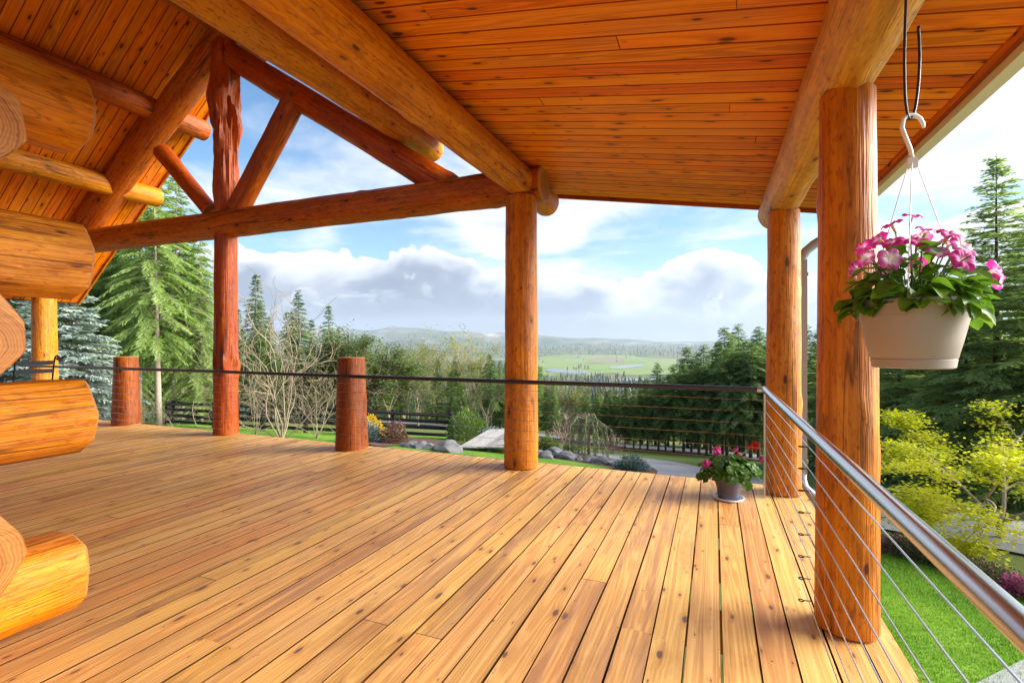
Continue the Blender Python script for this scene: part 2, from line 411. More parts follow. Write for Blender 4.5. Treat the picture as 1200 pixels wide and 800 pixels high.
def drape(name, poly, material, off, step, smooth=2, kind='structure'):
    poly = smooth_poly([Vector(p[:2]) for p in poly], smooth)
    xs = [p.x for p in poly]; ys = [p.y for p in poly]
    pts = list(poly); x = min(xs)
    while x < max(xs):
        y = min(ys)
        while y < max(ys):
            if inside(x, y, poly): pts.append(Vector((x, y)))
            y += step
        x += step
    n = len(poly); res = delaunay_2d_cdt(pts, [], [list(range(n))], 1, 1e-4)
    b = MB()
    for p in res[0]: b.vert((p.x, p.y, ground_z(p.x, p.y)+off))
    for f in res[2]: b.face(f)
    o = b.build(name, material, smooth=True); tag(o, kind=kind); return o
def strip(name, path, width, material, off, steps=10):
    pts = [Vector(p[:2]) for p in path]; fine = []
    for i in range(len(pts)-1):
        p0, p1, p2, p3 = pts[max(i-1, 0)], pts[i], pts[i+1], pts[min(i+2, len(pts)-1)]
        for k in range(steps):
            t = k/steps; fine.append(.5*((2*p1)+(p2-p0)*t+(2*p0-5*p1+4*p2-p3)*t*t+(3*p1-p0-3*p2+p3)*t**3))
    fine.append(pts[-1]); b = MB(); rows = []
    for i, p in enumerate(fine):
        d = (fine[min(i+1, len(fine)-1)]-fine[max(i-1, 0)]).normalized(); nrm = Vector((-d.y, d.x))
        row = []
        for j in range(7):
            q = p+nrm*width*(j/6-.5); row.append(b.vert((q.x, q.y, ground_z(q.x, q.y)+off)))
        rows.append(row)
    for r0, r1 in zip(rows, rows[1:]):
        for j in range(6): b.face((r0[j], r1[j], r1[j+1], r0[j+1]))
    o = b.build(name, material, smooth=True); tag(o, kind='structure'); return o, fine
LAWN = ground_mat('lawn_grass', [(.36, (.055, .13, .012)), (.47, (.11, .235, .016)), (.57, (.17, .31, .022)), (.66, (.27, .34, .06))], 1.1, 45., .7)
GRAVEL = ground_mat('gravel', [(.3, (.14, .14, .15)), (.5, (.25, .25, .26)), (.7, (.36, .36, .36))], .6, 30., .6)
ASPH = ground_mat('worn_asphalt', [(.3, (.17, .17, .18)), (.5, (.24, .24, .25)), (.7, (.30, .30, .31))], .2, 50., .3)
MULCH = ground_mat('bark_mulch', [(.3, (.05, .028, .02)), (.5, (.11, .065, .045)), (.7, (.18, .12, .09))], .8, 22., .8)
CONC = ground_mat('concrete_paver', [(.3, (.22, .22, .22)), (.5, (.30, .30, .30)), (.7, (.37, .37, .36))], .8, 60., .2)
YELLOWL = plain('yellow_road_paint', (.55, .40, .06), .8)
FIELD = ground_mat('spring_field', [(.35, (.10, .15, .035)), (.47, (.17, .25, .05)), (.55, (.21, .26, .08)), (.65, (.20, .19, .10))], .006, .03, .0)
BROWNF = ground_mat('fallow_field', [(.3, (.16, .14, .08)), (.5, (.22, .19, .11)), (.7, (.26, .24, .14))], .01, .1, .0)
def water_mat():
    m, gg, out = mat('flood_water'); pbsdf(gg, out, (.06, .07, .08), .12, None, spec=.9); return m
WATER = water_mat()

# lawn on the right below the deck, and the lawn behind the deck
GP = ground_at
lawn_r = [(.55, 1.2), (.55, 6.6), (1.4, 7.6), GP(1038, 646), GP(1085, 656), GP(1130, 672), GP(1178, 690), GP(1240, 712), GP(1260, 740), GP(1203, 772), (3.6, 3.6), (2.6, 1.2)]
drape('lawn', lawn_r, LAWN, .03, .35, 1)
lawn_c = [GP(455, 520), GP(480, 514), GP(520, 517), GP(556, 519), GP(600, 528), GP(660, 541), GP(735, 552), (-.6, 10.0), (-4, 8.6), (-7.5, 9.5)]
LAWN_C = smooth_poly([Vector(p[:2]) for p in lawn_c], 2)
drape('lawn', lawn_c, LAWN, .05, .6, 2)
drape('lawn', [GP(190, 495), GP(262, 496), GP(330, 500), GP(400, 505), GP(470, 508), GP(530, 510), GP(530, 519), GP(480, 520), GP(440, 519), GP(380, 520), GP(300, 515), GP(190, 510)], LAWN, .03, .6, 1)
drape('mulch_bed', [GP(640, 528), GP(690, 532), GP(760, 546), GP(776, 556), GP(748, 562), (-.55, 10.25), GP(715, 552), GP(650, 543), GP(608, 534), GP(600, 528)], MULCH, .045, .5, 2)
drape('mulch_bed', [GP(420, 520), GP(440, 514), GP(480, 513), GP(520, 517.5), GP(560, 522), GP(545, 528), GP(470, 522), GP(450, 527)], MULCH, .075, .5, 2)
drape('mulch_bed', [GP(1036, 636), GP(1085, 641), GP(1140, 655), GP(1190, 674), GP(1250, 700), GP(1240, 716), GP(1178, 693), GP(1130, 675), GP(1085, 659), GP(1034, 650)], MULCH, .05, .25, 1)
drive, _ = strip('gravel_driveway', [GP(1330, 640), GP(1240, 636), GP(1150, 620), GP(1060, 606), GP(985, 592), GP(900, 574), GP(800, 553), GP(745, 540), GP(700, 534), GP(640, 529)], 3.0, GRAVEL, .04)
road, mid = strip('road', [ground_pt(60, 52), ground_pt(300, 46), ground_pt(480, 40), ground_pt(600, 35), ground_pt(720, 31), ground_pt(850, 27.5), ground_pt(960, 24), ground_pt(1080, 22), ground_pt(1300, 19)], 4.6, ASPH, .07)
def line_marks():
    b = MB(); rows = []
    for i, p in enumerate(mid):
        d = (mid[min(i+1, len(mid)-1)]-mid[max(i-1, 0)]).normalized(); nrm = Vector((-d.y, d.x))
        row = []
        for s in (-.22, -.10, .10, .22):
            q = p+nrm*s; row.append(b.vert((q.x, q.y, ground_z(q.x, q.y)+.085)))
        rows.append(row)
    for r0, r1 in zip(rows, rows[1:]):
        for j in (0, 2): b.face((r0[j], r1[j], r1[j+1], r0[j+1]))
    o = b.build('road_line', YELLOWL); tag(o, kind='structure')
line_marks()
drape('paved_path', [(2.2, 1.0), GP(1100, 830), GP(1150, 803), GP(1203, 776), GP(1262, 745), GP(1300, 790), (4.6, 1.2)], CONC, .05, .3, 0)

# the valley: fields, flood water, far hills
def far_patch(name, pix, m, off=.5, step=40.):
    return drape(name, [ground_at(*p) for p in pix], m, off, step, 1)
far_patch('field', [(628, 418), (668, 415.6), (700, 416), (742, 415.8), (748, 419), (790, 420), (812, 425), (800, 429), (835, 433), (845, 438), (800, 441), (770, 438), (735, 440), (715, 436), (690, 441), (660, 438), (640, 442), (622, 436), (634, 428), (618, 424)], FIELD, .6)
far_patch('field', [(380, 421), (470, 417), (560, 418), (610, 421), (560, 424), (450, 424)], BROWNF, .6)
far_patch('field', [(688, 419), (730, 418.5), (735, 425), (690, 425.5)], BROWNF, 1.2)
far_patch('flood_water', [(668, 418.0), (685, 417.2), (686, 418.8), (670, 419.3)], WATER, 1.6, 30.)
far_patch('flood_water', [(640, 432), (672, 433.5), (692, 436), (690, 438.5), (655, 437.5), (640, 436)], WATER, 1.6, 20.)
far_patch('flood_water', [(712, 430.5), (735, 428), (757, 427.3), (755, 429.2), (728, 432.5), (714, 432.3)], WATER, 1.6, 20.)
far_patch('flood_water', [(725, 444.5), (760, 443.5), (780, 445), (750, 447), (728, 447)], WATER, 1.6, 15.)
def hills():
    m, gg, out = mat('hill_slopes'); co = gg.node('ShaderNodeNewGeometry', 'Position')
    a = gg.noise(co, .0026, 6., .6)
    c = gg.ramp(a, [(.36, (.05, .085, .045)), (.5, (.10, .12, .07)), (.6, (.22, .20, .16)), (.72, (.50, .48, .46))]); pbsdf(gg, out, c, .95, None, spec=.1)
    def ridge(dist, depth, amp, base, seed, prof):
        b = MB(); rows = []
        for k in range(15):
            d = dist+depth*(k/14-.5); s = math.sin(math.pi*k/14)
            row = []
            for j in range(150):
                q = R(-66+132*j/149); px = CAM_CX+CAM_F*math.tan(max(-1.1, min(1.1, q)))
                top = prof(px)
                x0, y0 = math.sin(q), math.cos(q); x, y = (x0*cs-y0*sn)*d, (x0*sn+y0*cs)*d
                nz = noise.fractal((x*.0011, y*.0011, seed), .9, 2.1, 5)
                z = base+s**.8*(top*(1+.10*nz)*dist/CAM_F/math.cos(q)*math.cos(q)+nz*amp)-base*s*.2
                row.append(b.vert((x, y, z)))
            rows.append(row)
        for r0, r1 in zip(rows, rows[1:]):
            for j in range(149): b.face((r0[j], r0[j+1], r1[j+1], r1[j]))
        tag(b.build('hills', m, smooth=True), kind='structure')
    lerp = lambda P: (lambda px: next((P[i][1]+(P[i+1][1]-P[i][1])*(px-P[i][0])/(P[i+1][0]-P[i][0]) for i in range(len(P)-1) if P[i][0] <= px <= P[i+1][0]), P[0][1] if px < P[0][0] else P[-1][1]))
    ridge(7500, 2000, 38, -60, 2., lerp([(0, 14), (380, 17), (430, 16), (462, 21), (500, 19), (560, 14), (640, 12), (720, 7), (900, 5), (1300, 9)]))
    ridge(6300, 1400, 32, -60, 7., lerp([(0, 5), (420, 3), (460, 5), (500, 11), (560, 15), (620, 14), (680, 10), (740, 3), (900, 2), (1300, 3)]))
hills()
# ================================================================== house and deck
def frame_x(p0, p1, up=Vector((0, 0, 1))):
    """matrix whose X axis runs from p0 to p1, origin at p0"""
    x = (Vector(p1)-Vector(p0)).normalized()
    if abs(x.dot(up)) > .95: up = Vector((0, 1, 0))
    y = up.cross(x).normalized(); z = x.cross(y)
    M = Matrix((x, y, z)).transposed().to_4x4(); M.translation = Vector(p0); return M
def log_mesh(name, L, r0, r1, material, seed, gnarl=0., n=30, lump=.05, knots=8, flat_top=0., bow=.0, chamfer=.012, facets=0, gfun=None, twist=1.):
    rnd = random.Random(seed); b = MB(); m = max(8, int(L/.10)); rows = []
    kn = [(rnd.uniform(.05, .95)*L, rnd.uniform(0, 2*math.pi), rnd.uniform(.02, .045), rnd.uniform(.008, .022)) for _ in range(knots)]
    fc = [(2*math.pi*(k+rnd.uniform(-.3, .3))/facets, rnd.uniform(.86, .985)) for k in range(facets)]
    xs = [0., chamfer]+[L*i/m for i in range(1, m)]+[L-chamfer, L]
    for i, x in enumerate(xs):
        t = x/L; row = []; rr = r0+(r1-r0)*t
        gk = gnarl if gfun is None else gfun(t)
        for j in range(n+1):
            a = 2*math.pi*j/n; ca, sa = math.cos(a), math.sin(a)
            r = rr*(1+lump*1.6*noise.noise((x*.7+seed*3.1, ca*.9, sa*.9))+lump*.8*noise.noise((x*2.6+seed, ca*1.8+5, sa*1.8))+.009*noise.noise((x*7+seed, ca*3, sa*3+2)))
            if gk: r += rr*gk*(abs(noise.noise((x*1.5+seed, ca*2.6, sa*2.6+x*twist)))*1.1+.35*noise.noise((x*5+seed, ca*3.4, sa*3.4))-.2)
            if facets:
                rf_ = 9.
                for fa, fd in fc:
                    cd_ = math.cos(a-fa-.02*math.sin(x*3))
                    if cd_ > .2: rf_ = min(rf_, rr*(fd+.03*noise.noise((x*1.3, fa, seed)))/cd_)
                if rf_ < r: r = r*.15+rf_*.85
            for kx, ka, kr, kh in kn:
                da = (a-ka+math.pi) % (2*math.pi)-math.pi; d2 = ((x-kx)**2+(da*rr)**2)/(kr*kr)
                if d2 < 6: r += kh*math.exp(-d2)
            if i in (0, len(xs)-1): r -= chamfer*.9+.006*noise.noise((j*.9, seed, 1.))
            z = r*sa+bow*4*t*(1-t)
            if flat_top and z > rr*flat_top: z = rr*flat_top+(z-rr*flat_top)*.12
            row.append((x, r*ca, z, r))
        rows.append(row)
    ids = [[b.vert(p[:3]) for p in row[:n]] for row in rows]
    for i in range(len(xs)-1):
        for j in range(n):
            k = (j+1) % n; c = 2*math.pi*rr/n
            uv = ((xs[i], j*c), (xs[i], (j+1)*c), (xs[i+1], (j+1)*c), (xs[i+1], j*c))
            b.face((ids[i][j], ids[i][k], ids[i+1][k], ids[i+1][j])[::-1], uv[::-1], 1 if i in (0, len(xs)-2) else 0)
    for e, row, sg in ((0, ids[0], 1), (L, ids[-1], -1)):
        c = b.vert((e-sg*.004, 0, 0))
        for j in range(n):
            q = (row[j], row[(j+1) % n], c)
            b.face(q if sg > 0 else q[::-1], ((0, 0), (.1, 0), (0, .1)), 1)
    me = b.mesh(name, [material, ENDG], True); sharp(me, 38); return me
def log(name, p0, p1, r0, r1, material, parent=None, seed=1, **kw):
    p0, p1 = Vector(p0), Vector(p1); me = log_mesh(name, (p1-p0).length, r0, r1, material, seed, **kw)
    return put(bpy.data.objects.new(name, me), frame_x(p0, p1), parent)
BOARDS = {}
def board_mesh(L, W, Tk, material, bev=.004):
    key = (round(L, 2), W, Tk, material.name)
    if key in BOARDS: return BOARDS[key]
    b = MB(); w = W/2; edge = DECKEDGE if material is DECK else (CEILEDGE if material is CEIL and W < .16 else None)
    sec = [(-w, -Tk/2), (w, -Tk/2), (w, Tk/2-bev), (w-bev, Tk/2), (-w+bev, Tk/2), (-w, Tk/2-bev)]
    L = key[0]; A = [b.vert((0, y, z)) for y, z in sec]; B = [b.vert((L, y, z)) for y, z in sec]; n = len(sec)
    def uvp(x, y, z): return (x, y+z)
    for j in range(n):
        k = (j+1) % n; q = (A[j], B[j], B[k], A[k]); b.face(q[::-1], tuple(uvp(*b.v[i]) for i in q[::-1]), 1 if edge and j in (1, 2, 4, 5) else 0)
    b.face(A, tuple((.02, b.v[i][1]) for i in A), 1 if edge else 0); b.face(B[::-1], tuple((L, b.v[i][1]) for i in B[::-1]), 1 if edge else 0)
    BOARDS[key] = b.mesh('board', [material, edge] if edge else material); return BOARDS[key]
rng = random.Random(11)

# ---- deck
deck = empty('deck', (0, 0, 0), None, None, kind='structure')
Y0, Y1, XR, XL, PITCH = -1.7, 5.27, .765, -12.2, .147
joists = [Y0+.406*k for k in range(1, 17)]
def deck_board(x, ya, yb):
    M = T((x, ya, -.019+rng.uniform(-.0012, .0012))) @ Matrix.Rotation(R(90)+rng.uniform(-.0006, .0006), 4, 'Z')
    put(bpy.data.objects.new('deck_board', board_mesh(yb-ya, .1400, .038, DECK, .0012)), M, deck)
k = 0
while True:
    x = XR-PITCH*(k+.5)
    if x < XL: break
    ya = Y0 if x > -2.75 else .82
    cuts = [j for j in joists if ya+1.2 < j < Y1-1.0]
    if k in (0, 1, 2, 3, 5, 6, 8): cuts = []
    ys = [ya]
    if cuts and rng.random() < .8: ys.append(rng.choice(cuts))
    ys.append(Y1+rng.uniform(-.004, .004))
    for a, b_ in zip(ys, ys[1:]): deck_board(x, a+.0015, b_-.0015)
    k += 1
DECKX0 = x+PITCH/2
for x_, y_, z_, x2, y2, z2 in ((DECKX0+.05, Y1-.075, -.26, XR-.05, Y1-.035, -.041), (XR-.08, Y0, -.26, XR-.04, Y1-.08, -.041)):
    b = MB(); b.box((x_, y_, z_), (x2, y2, z2)); b.build('rim_joist', LOGM, deck)
for j in joists[2::2]:
    b = MB(); b.box((DECKX0+.1 if j > 1 else -2.6, j-.02, -.25), (XR-.1, j+.02, -.043)); b.build('joist', LOGM, deck)
for px_ in (.45, -2.0, -4.5, -7., -9.5, -11.6):
    for py_ in (5.0, 2.0):
        b = MB(); b.box((px_-.07, py_-.07, ground_z(px_, py_)-.3), (px_+.07, py_+.07, -.262)); b.build('support_post', LOGM, deck)

# ---- posts
def post(x, y, ztop, r0, r1, m, label, seed, group=None, **kw):
    o = log('log_post', (x, y, .001), (x, y, ztop), r0, r1, m, None, seed, **kw); return tag(o, label, 'post', group)
post(.58, 2.76, 2.53, .132, .112, POSTM, 'thick log post with iron eye bolts beside the hanging petunia pot', 3, knots=10, lump=.02)
post(.575, 5.02, 2.53, .148, .130, POSTM, 'slim speckled log post beside the grey downspout at the deck corner', 5, lump=.045, knots=12)
post(-1.95, 5.02, 2.94, .185, .168, POSTM, 'round log post where the porch beam meets the truss chord', 8, lump=.03)
post(-6.70, 5.16, 3.0, .165, .150, LOGRED, 'reddish log post with a burl under the king post', 12, knots=8, lump=.05, gfun=lambda t: .9*math.exp(-((t-.36)/.055)**2), gnarl=.1)
post(-11.42, 5.14, 2.80, .185, .175, POSTM, 'orange log post at the far end of the gable, beside the blue spruce', 15)
def stump(x, y, z, r, label, seed):
    o = log('rail_post', (x, y, .001), (x, y, z), r*1.07, r*.90, LOGDARK, None, seed, lump=.05, knots=7)
    o.rotation_euler.rotate_axis('X', 0); return tag(o, label, 'post', 'short log posts carrying the railing')
stump(-4.29, 5.06, 1.165, .185, 'short dark red log stump post between the burled post and the round porch post', 21)
stump(-9.02, 5.14, 1.125, .185, 'short dark red log stump post in front of the tall bare fir trunks', 24)

# ---- beams
tag(log('porch_beam', (-1.97, -1.9, 3.10), (-1.95, 5.92, 3.10), .175, .160, LOGM, None, 31, bow=.0, knots=16, lump=.03), 'heavy golden log beam carrying the upper side of the plank porch ceiling', 'beam')
tag(log('eave_beam', (.575, -1.9, 2.675), (.575, 5.75, 2.665), .165, .15, LOGPALE, None, 33, lump=.055, knots=22), 'pale peeled log beam resting on the two outer posts below the eave', 'beam')
tag(log('roof_purlin', (-3.62, -.5, 4.03), (-3.62, 5.95, 4.03), .20, .165, LOGM, None, 36, knots=14, lump=.035), 'long log purlin lying on the right hand truss rafter beside the porch beam', 'beam')
tag(log('roof_purlin', (-8.20, .2, 5.03), (-8.20, 5.92, 5.03), .19, .165, LOGRED, None, 38, knots=10), 'upper log purlin under the steep plank gable ceiling', 'beam')
tag(log('roof_purlin', (-9.42, .2, 4.00), (-9.42, 5.90, 4.00), .19, .165, LOGM, None, 41, knots=10), 'lower log purlin under the steep plank gable ceiling', 'beam')
tag(log('roof_purlin', (-11.42, .2, 2.985), (-11.42, 5.95, 2.985), .18, .16, LOGM, None, 43), 'log wall plate resting on the far gable post', 'beam')
tag(log('ridge_beam', (-6.76, .2, 6.08), (-6.76, 5.9, 6.08), .19, .17, LOGRED, None, 45), 'log ridge beam at the top of the gable', 'beam')

# ---- truss
tr = empty('gable_truss', (-6.7, 5.16, 3.), 'red log truss of chord, king post, rafters and struts across the gable', 'truss')
TY = 5.16
log('bottom_chord', (-11.0, TY, 3.12), (-1.72, TY-.03, 3.09), .205, .195, LOGRED, tr, 51, knots=34, lump=.055)
log('king_post', (-6.70, TY, 3.26), (-6.72, TY, 5.78), .150, .165, LOGRED, tr, 53, gfun=lambda t: .2+.55*min(1, t*1.6), knots=8, lump=.06, twist=.2)
log('rafter', (-11.25, TY+.02, 2.72), (-6.62, TY+.02, 6.02), .215, .205, LOGRED, tr, 55, knots=12)
log('rafter', (-6.55, TY+.03, 5.55), (-2.72, TY+.03, 3.06), .185, .165, LOGRED, tr, 57, knots=12, lump=.05)
log('strut', (-6.98, TY-.03, 3.32), (-8.15, TY, 4.40), .115, .135, LOGRED, tr, 59, knots=8, lump=.05)
log('strut', (-6.42, TY-.03, 3.30), (-5.27, TY, 4.80), .15, .15, LOGRED, tr, 61, knots=10, lump=.05)

# ---- log walls, notched at the corner
house = empty('log_house', (-2.9, .8, 0), 'golden log house corner with round notched log ends beside the deck', 'house')
sd = 70
for zc, yend in ((.265, 1.39), (.995, 1.42), (1.735, 1.41), (2.44, 1.41), (3.19, 1.36)):
    log('wall_log', (-2.88, -2.2, zc), (-2.88, yend, zc+.005), .20, .198, LOGM, house, sd, knots=12, lump=.03, flat_top=.84 if zc < 1.1 else 0, chamfer=.016, facets=9, n=60); sd += 1
for zc in (.61, 1.365, 2.11, 2.85):
    log('wall_log', (-11.2, .80, zc), (-2.28, .80, zc), .19, .185, LOGM, house, sd, knots=14, lump=.05, chamfer=.006, facets=8, n=60); sd += 1
for zc in (.24, .985, 1.735, 2.485, 3.22):                       # the course between, behind the notch
    log('wall_log', (-11.2, .80, zc), (-3.02, .80, zc), .18, .18, LOGM, house, sd, knots=4, n=16); sd += 1
for zc in (.61, 1.365, 2.11, 2.85):
    log('wall_log', (-2.88, -2.2, zc), (-2.88, .66, zc), .18, .18, LOGM, house, sd, knots=4, n=16); sd += 1

# ---- porch roof
SLP = .166
def pz(x): return 3.285-SLP*(x+1.95)                             # underside of the porch ceiling
porch = empty('porch_roof', (0, 2.5, 2.9), 'low pitched porch roof with orange pine plank ceiling and white gutter', 'roof')
def plank(parent, p0, p1, normal, W, m):
    """a ceiling board from p0 to p1 whose visible (bevelled) face looks along normal"""
    x = (Vector(p1)-Vector(p0)); L = x.length; x.normalize(); z = Vector(normal).normalized(); y = z.cross(x).normalized(); z = x.cross(y)
    M = Matrix((x, y, z)).transposed().to_4x4(); M.translation = Vector(p0)
    put(bpy.data.objects.new('ceiling_plank', board_mesh(L, W, .022, m, .0055)), M, parent)
CP = .142; y = -1.8
nrm = (-SLP, 0, -1)
while y < 6.12:
    yc = y+CP/2; xs = [-2.35, 1.265]
    if rng.random() < .55: xs.insert(1, round(rng.uniform(-1.6, .7), 1))
    for a, b_ in zip(xs, xs[1:]):
        dz = rng.uniform(-.0008, .0008)
        plank(porch, (a+.0008, yc, pz(a)+.011+dz), (b_-.0008, yc, pz(b_)+.011+dz), nrm, CP-.0025, CEIL)
    y += CP
YE = y
b = MB(); q = [(-2.6, -1.8), (1.30, -1.8), (1.30, YE), (-2.6, YE)]
lo = [b.vert((x, y_, pz(x)+.028)) for x, y_ in q]; hi_ = [b.vert((x, y_, pz(x)+.16)) for x, y_ in q]
b.face(lo[::-1]); b.face(hi_)
for j in range(4): b.face((lo[j], lo[(j+1) % 4], hi_[(j+1) % 4], hi_[j]))
b.build('roof_deck', SHINGLE, porch)
def trim(name, p0, p1, W, Tk, m, parent, normal=(0, 0, 1)):
    x = (Vector(p1)-Vector(p0)); L = x.length; x.normalize(); z = Vector(normal); y = z.cross(x).normalized(); z = x.cross(y)
    M = Matrix((x, y, z)).transposed().to_4x4(); M.translation = Vector(p0)
    return put(bpy.data.objects.new(name, board_mesh(L, W, Tk, m, .003)), M, parent)
FAS = trim('fascia', (1.288, -1.8, pz(1.28)+.045), (1.288, YE+.03, pz(1.28)+.045), .15, .036, CEIL, porch, (1, 0, 0))
trim('rake_board', (-2.0, YE+.018, pz(-2.0)+.04), (1.268, YE+.018, pz(1.268)+.04), .17, .03, LOGRED, porch, (0, 1, 0))
# gutter: open K-profile
b = MB(); gx, gz = 1.309, pz(1.28)+.045
prof = [(0, 0), (0, -.115), (.075, -.115), (.085, -.09), (.115, -.045), (.12, 0), (.110, 0), (.105, -.043), (.078, -.083), (.07, -.108), (.008, -.108), (.008, 0)]
A = [b.vert((gx+x, -1.8, gz+z)) for x, z in prof]; B = [b.vert((gx+x, YE+.03, gz+z)) for x, z in prof]
for j in range(len(prof)): k = (j+1) % len(prof); b.face((A[j], A[k], B[k], B[j]))
b.face(A); b.face(B[::-1]); b.build('gutter', WHITEM, FAS)

# ---- gable roof
gable = empty('gable_roof', (-6.76, 3, 5.9), 'steep gable roof with knotty pine plank ceiling behind the truss', 'roof')
RX, RZ = -6.76, 6.42; SL, SR = .83, .655
def gz_l(x): return RZ+SL*(x-RX)
def gz_r(x): return RZ-SR*(x-RX)
y = .35
while y < 5.86:
    yc = y+CP/2
    xs = [-11.9, RX-.01]
    if rng.random() < .7: xs.insert(1, round(rng.uniform(-10.6, -7.7), 1))
    for a, b_ in zip(xs, xs[1:]): plank(gable, (a+.0006, yc, gz_l(a)+.011), (b_-.0006, yc, gz_l(b_)+.011), (SL, 0, -1), CP-.0025, CEIL)
    plank(gable, (RX+.01, yc, gz_r(RX)+.011), (-2.72, yc, gz_r(-2.72)+.011), (-SR, 0, -1), CP-.0025, CEIL)
    y += CP
GE = y
for x0, x1, fn in ((-11.95, RX, gz_l), (RX, -2.66, gz_r)):
    b = MB(); q = [(x0, .35), (x1, .35), (x1, GE), (x0, GE)]
    lo = [b.vert((x, y_, fn(x)+.03)) for x, y_ in q]; hi_ = [b.vert((x, y_, fn(x)+.17)) for x, y_ in q]
    b.face(lo[::-1]); b.face(hi_)
    for j in range(4): b.face((lo[j], lo[(j+1) % 4], hi_[(j+1) % 4], hi_[j]))
    b.build('roof_deck', SHINGLE, gable)
    trim('rake_board', (x0, GE+.018, fn(x0)+.07), (x1, GE+.018, fn(x1)+.07), .19, .032, LOGM, gable, (0, 1, 0))

# ---- railing
rail = empty('cable_railing', (.42, 4.9, 0), 'steel cable railing with round metal handrail round the deck edge', 'railing')
RZH, RXR, RYF = .94, .405, 4.815
CZ = [.115+.105*k for k in range(8)]
b = MB(); b.tube([(RXR, -1.6, RZH), (RXR, RYF+.02, RZH)], .0245, 20); o = b.build('handrail', STEEL, rail, smooth=True); sharp(o.data)
tag(o, 'bright steel handrail over the lawn side')
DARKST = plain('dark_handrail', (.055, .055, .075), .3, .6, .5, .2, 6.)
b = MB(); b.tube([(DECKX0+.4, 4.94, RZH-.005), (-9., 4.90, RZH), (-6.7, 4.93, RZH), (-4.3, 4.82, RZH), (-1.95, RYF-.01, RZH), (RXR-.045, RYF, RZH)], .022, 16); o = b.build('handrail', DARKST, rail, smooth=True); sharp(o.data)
b = MB(); b.tube([(RXR-.06, RYF, RZH), (RXR-.02, RYF, RZH)], .027, 16); b.tube([(RXR, RYF-.03, RZH), (RXR, RYF+.03, RZH)], .0275, 16); o = b.build('corner_fitting', STEEL, rail, smooth=True); sharp(o.data)
b = MB(); b.tube([(RXR, RYF, 0), (RXR, RYF, .92)], .008, 8); b.build('corner_rod', CABLE, rail)
for z in CZ:
    b = MB(); b.tube([(RXR+.012, -1.6, z)]+[(RXR+.012, yy, z-.004*(1-abs(yy-1)/2.6)) for yy in (0., 1., 2.)]+[(RXR+.012, 2.75, z), (RXR+.012, RYF, z)], .0026, 5); b.build('cable', CABLE, rail)
    b = MB(); b.tube([(DECKX0+.4, 4.95, z), (-9., 4.925, z), (-6.7, 4.965, z), (-4.3, 4.845, z), (-1.95, 4.82, z), (RXR, RYF, z)], .0018, 5); b.build('cable', CABLE, rail)
def eyebolt(x, y, z, dx_, dy_, L=.05):
    b = MB(); d = Vector((dx_, dy_, 0)); p = Vector((x, y, z))
    b.tube([p, p+d*L], .0028, 6)
    c = p+d*(L+.011); ring = [c+d*.011*math.cos(a)+Vector((0, 0, 1)).cross(d)*.011*math.sin(a) for a in [2*math.pi*i/12 for i in range(12)]]
    b.tube(ring, .0028, 5, closed=True); b.build('eye_bolt', IRON, rail)
for z in CZ:
    eyebolt(.425, 2.72, z, -.98, -.2, .03)
    for px_, py_ in ((-4.36, 4.86), (-1.95, 4.835), (-6.79, 5.02), (-9.1, 4.96)): eyebolt(px_, py_, z, -.25, -.97, .006)

# ---- downspout
ds = empty('downspout', (.80, 5.4, 0), 'grey metal downspout with curved elbow beside the corner post', 'pipe')
X = lambda px, py, Y: on_y(px, py, Y)
b = MB(); top = Vector((1.36, 5.42, pz(1.28)-.04)); col = X(939.5, 315, 5.42)
pts = [top+Vector((0, 0, .05)), top, top+Vector((-.05, 0, -.07))]
e0 = Vector((col.x, 5.42, 2.12))
pts += [Vector((1.02, 5.42, 2.37)), e0+Vector((.10, 0, .16)), e0+Vector((.035, 0, .10)), e0+Vector((.004, 0, .03)), e0]
b.tube(pts, .043, 14); b.build('elbow', GREYM, ds, smooth=True)
b = MB(); b.box((col.x-.042, 5.385, .10), (col.x+.042, 5.455, 2.14)); o = b.build('pipe', GREYM, ds)
b = MB(); b.tube([(col.x, 5.42, .12), (col.x, 5.42, .04), (col.x+.02, 5.40, -.03), (col.x+.10, 5.30, -.10), (col.x+.16, 5.22, -.16), (col.x+.18, 5.2, -.3), (col.x+.18, 5.2, -1.5)], .042, 14); b.build('elbow', GREYM, ds, smooth=True)
for z in (.22, 1.2, 2.0):
    b = MB(); b.box((col.x-.05, 5.378, z-.015), (col.x+.05, 5.462, z+.015)); b.build('strap', GREYM, ds)
# ================================================================== vegetation
def leaf_mat(name, a, b_, c, rough=.5, trans=.35, vs=.5, bump=0.):
    """leaf colour between a and c by the 'var' attribute and per-object chance; light passes through"""
    m, gg, out = mat(name)
    at = gg.node('ShaderNodeAttribute', 'Fac', attribute_name='var'); rnd = gg.node('ShaderNodeObjectInfo', 'Random')
    co = gg.node('ShaderNodeTexCoord', 'Object')
    f = gg.add(gg.mul(at, .8), gg.add(gg.mul(gg.sub(rnd, .5), .3), gg.mul(gg.sub(gg.noise(co, 1.7, 3.), .5), .5)))
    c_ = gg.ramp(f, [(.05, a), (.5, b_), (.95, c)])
    d = gg.node('ShaderNodeBsdfPrincipled', 0, {'Base Color': c_, 'Roughness': rough, 'Specular IOR Level': .3})
    tr_ = gg.node('ShaderNodeBsdfTranslucent', 0, {'Color': gg.mix(.5, c_, gg.vmul(c_, (1.3, 1.4, .6)))})
    mx = gg.node('ShaderNodeMixShader', 0, {0: trans}); n = mx.node
    gg.l.new(d, n.inputs[1]); gg.l.new(tr_, n.inputs[2]); gg.l.new(mx, out.inputs['Surface']); return m
BARK = plain('conifer_bark', (.11, .075, .05), .9, 0, .2, .45, 14., .8)
PALEBARK = plain('pale_fir_bark', (.34, .27, .21), .9, 0, .2, .35, 12., .6)
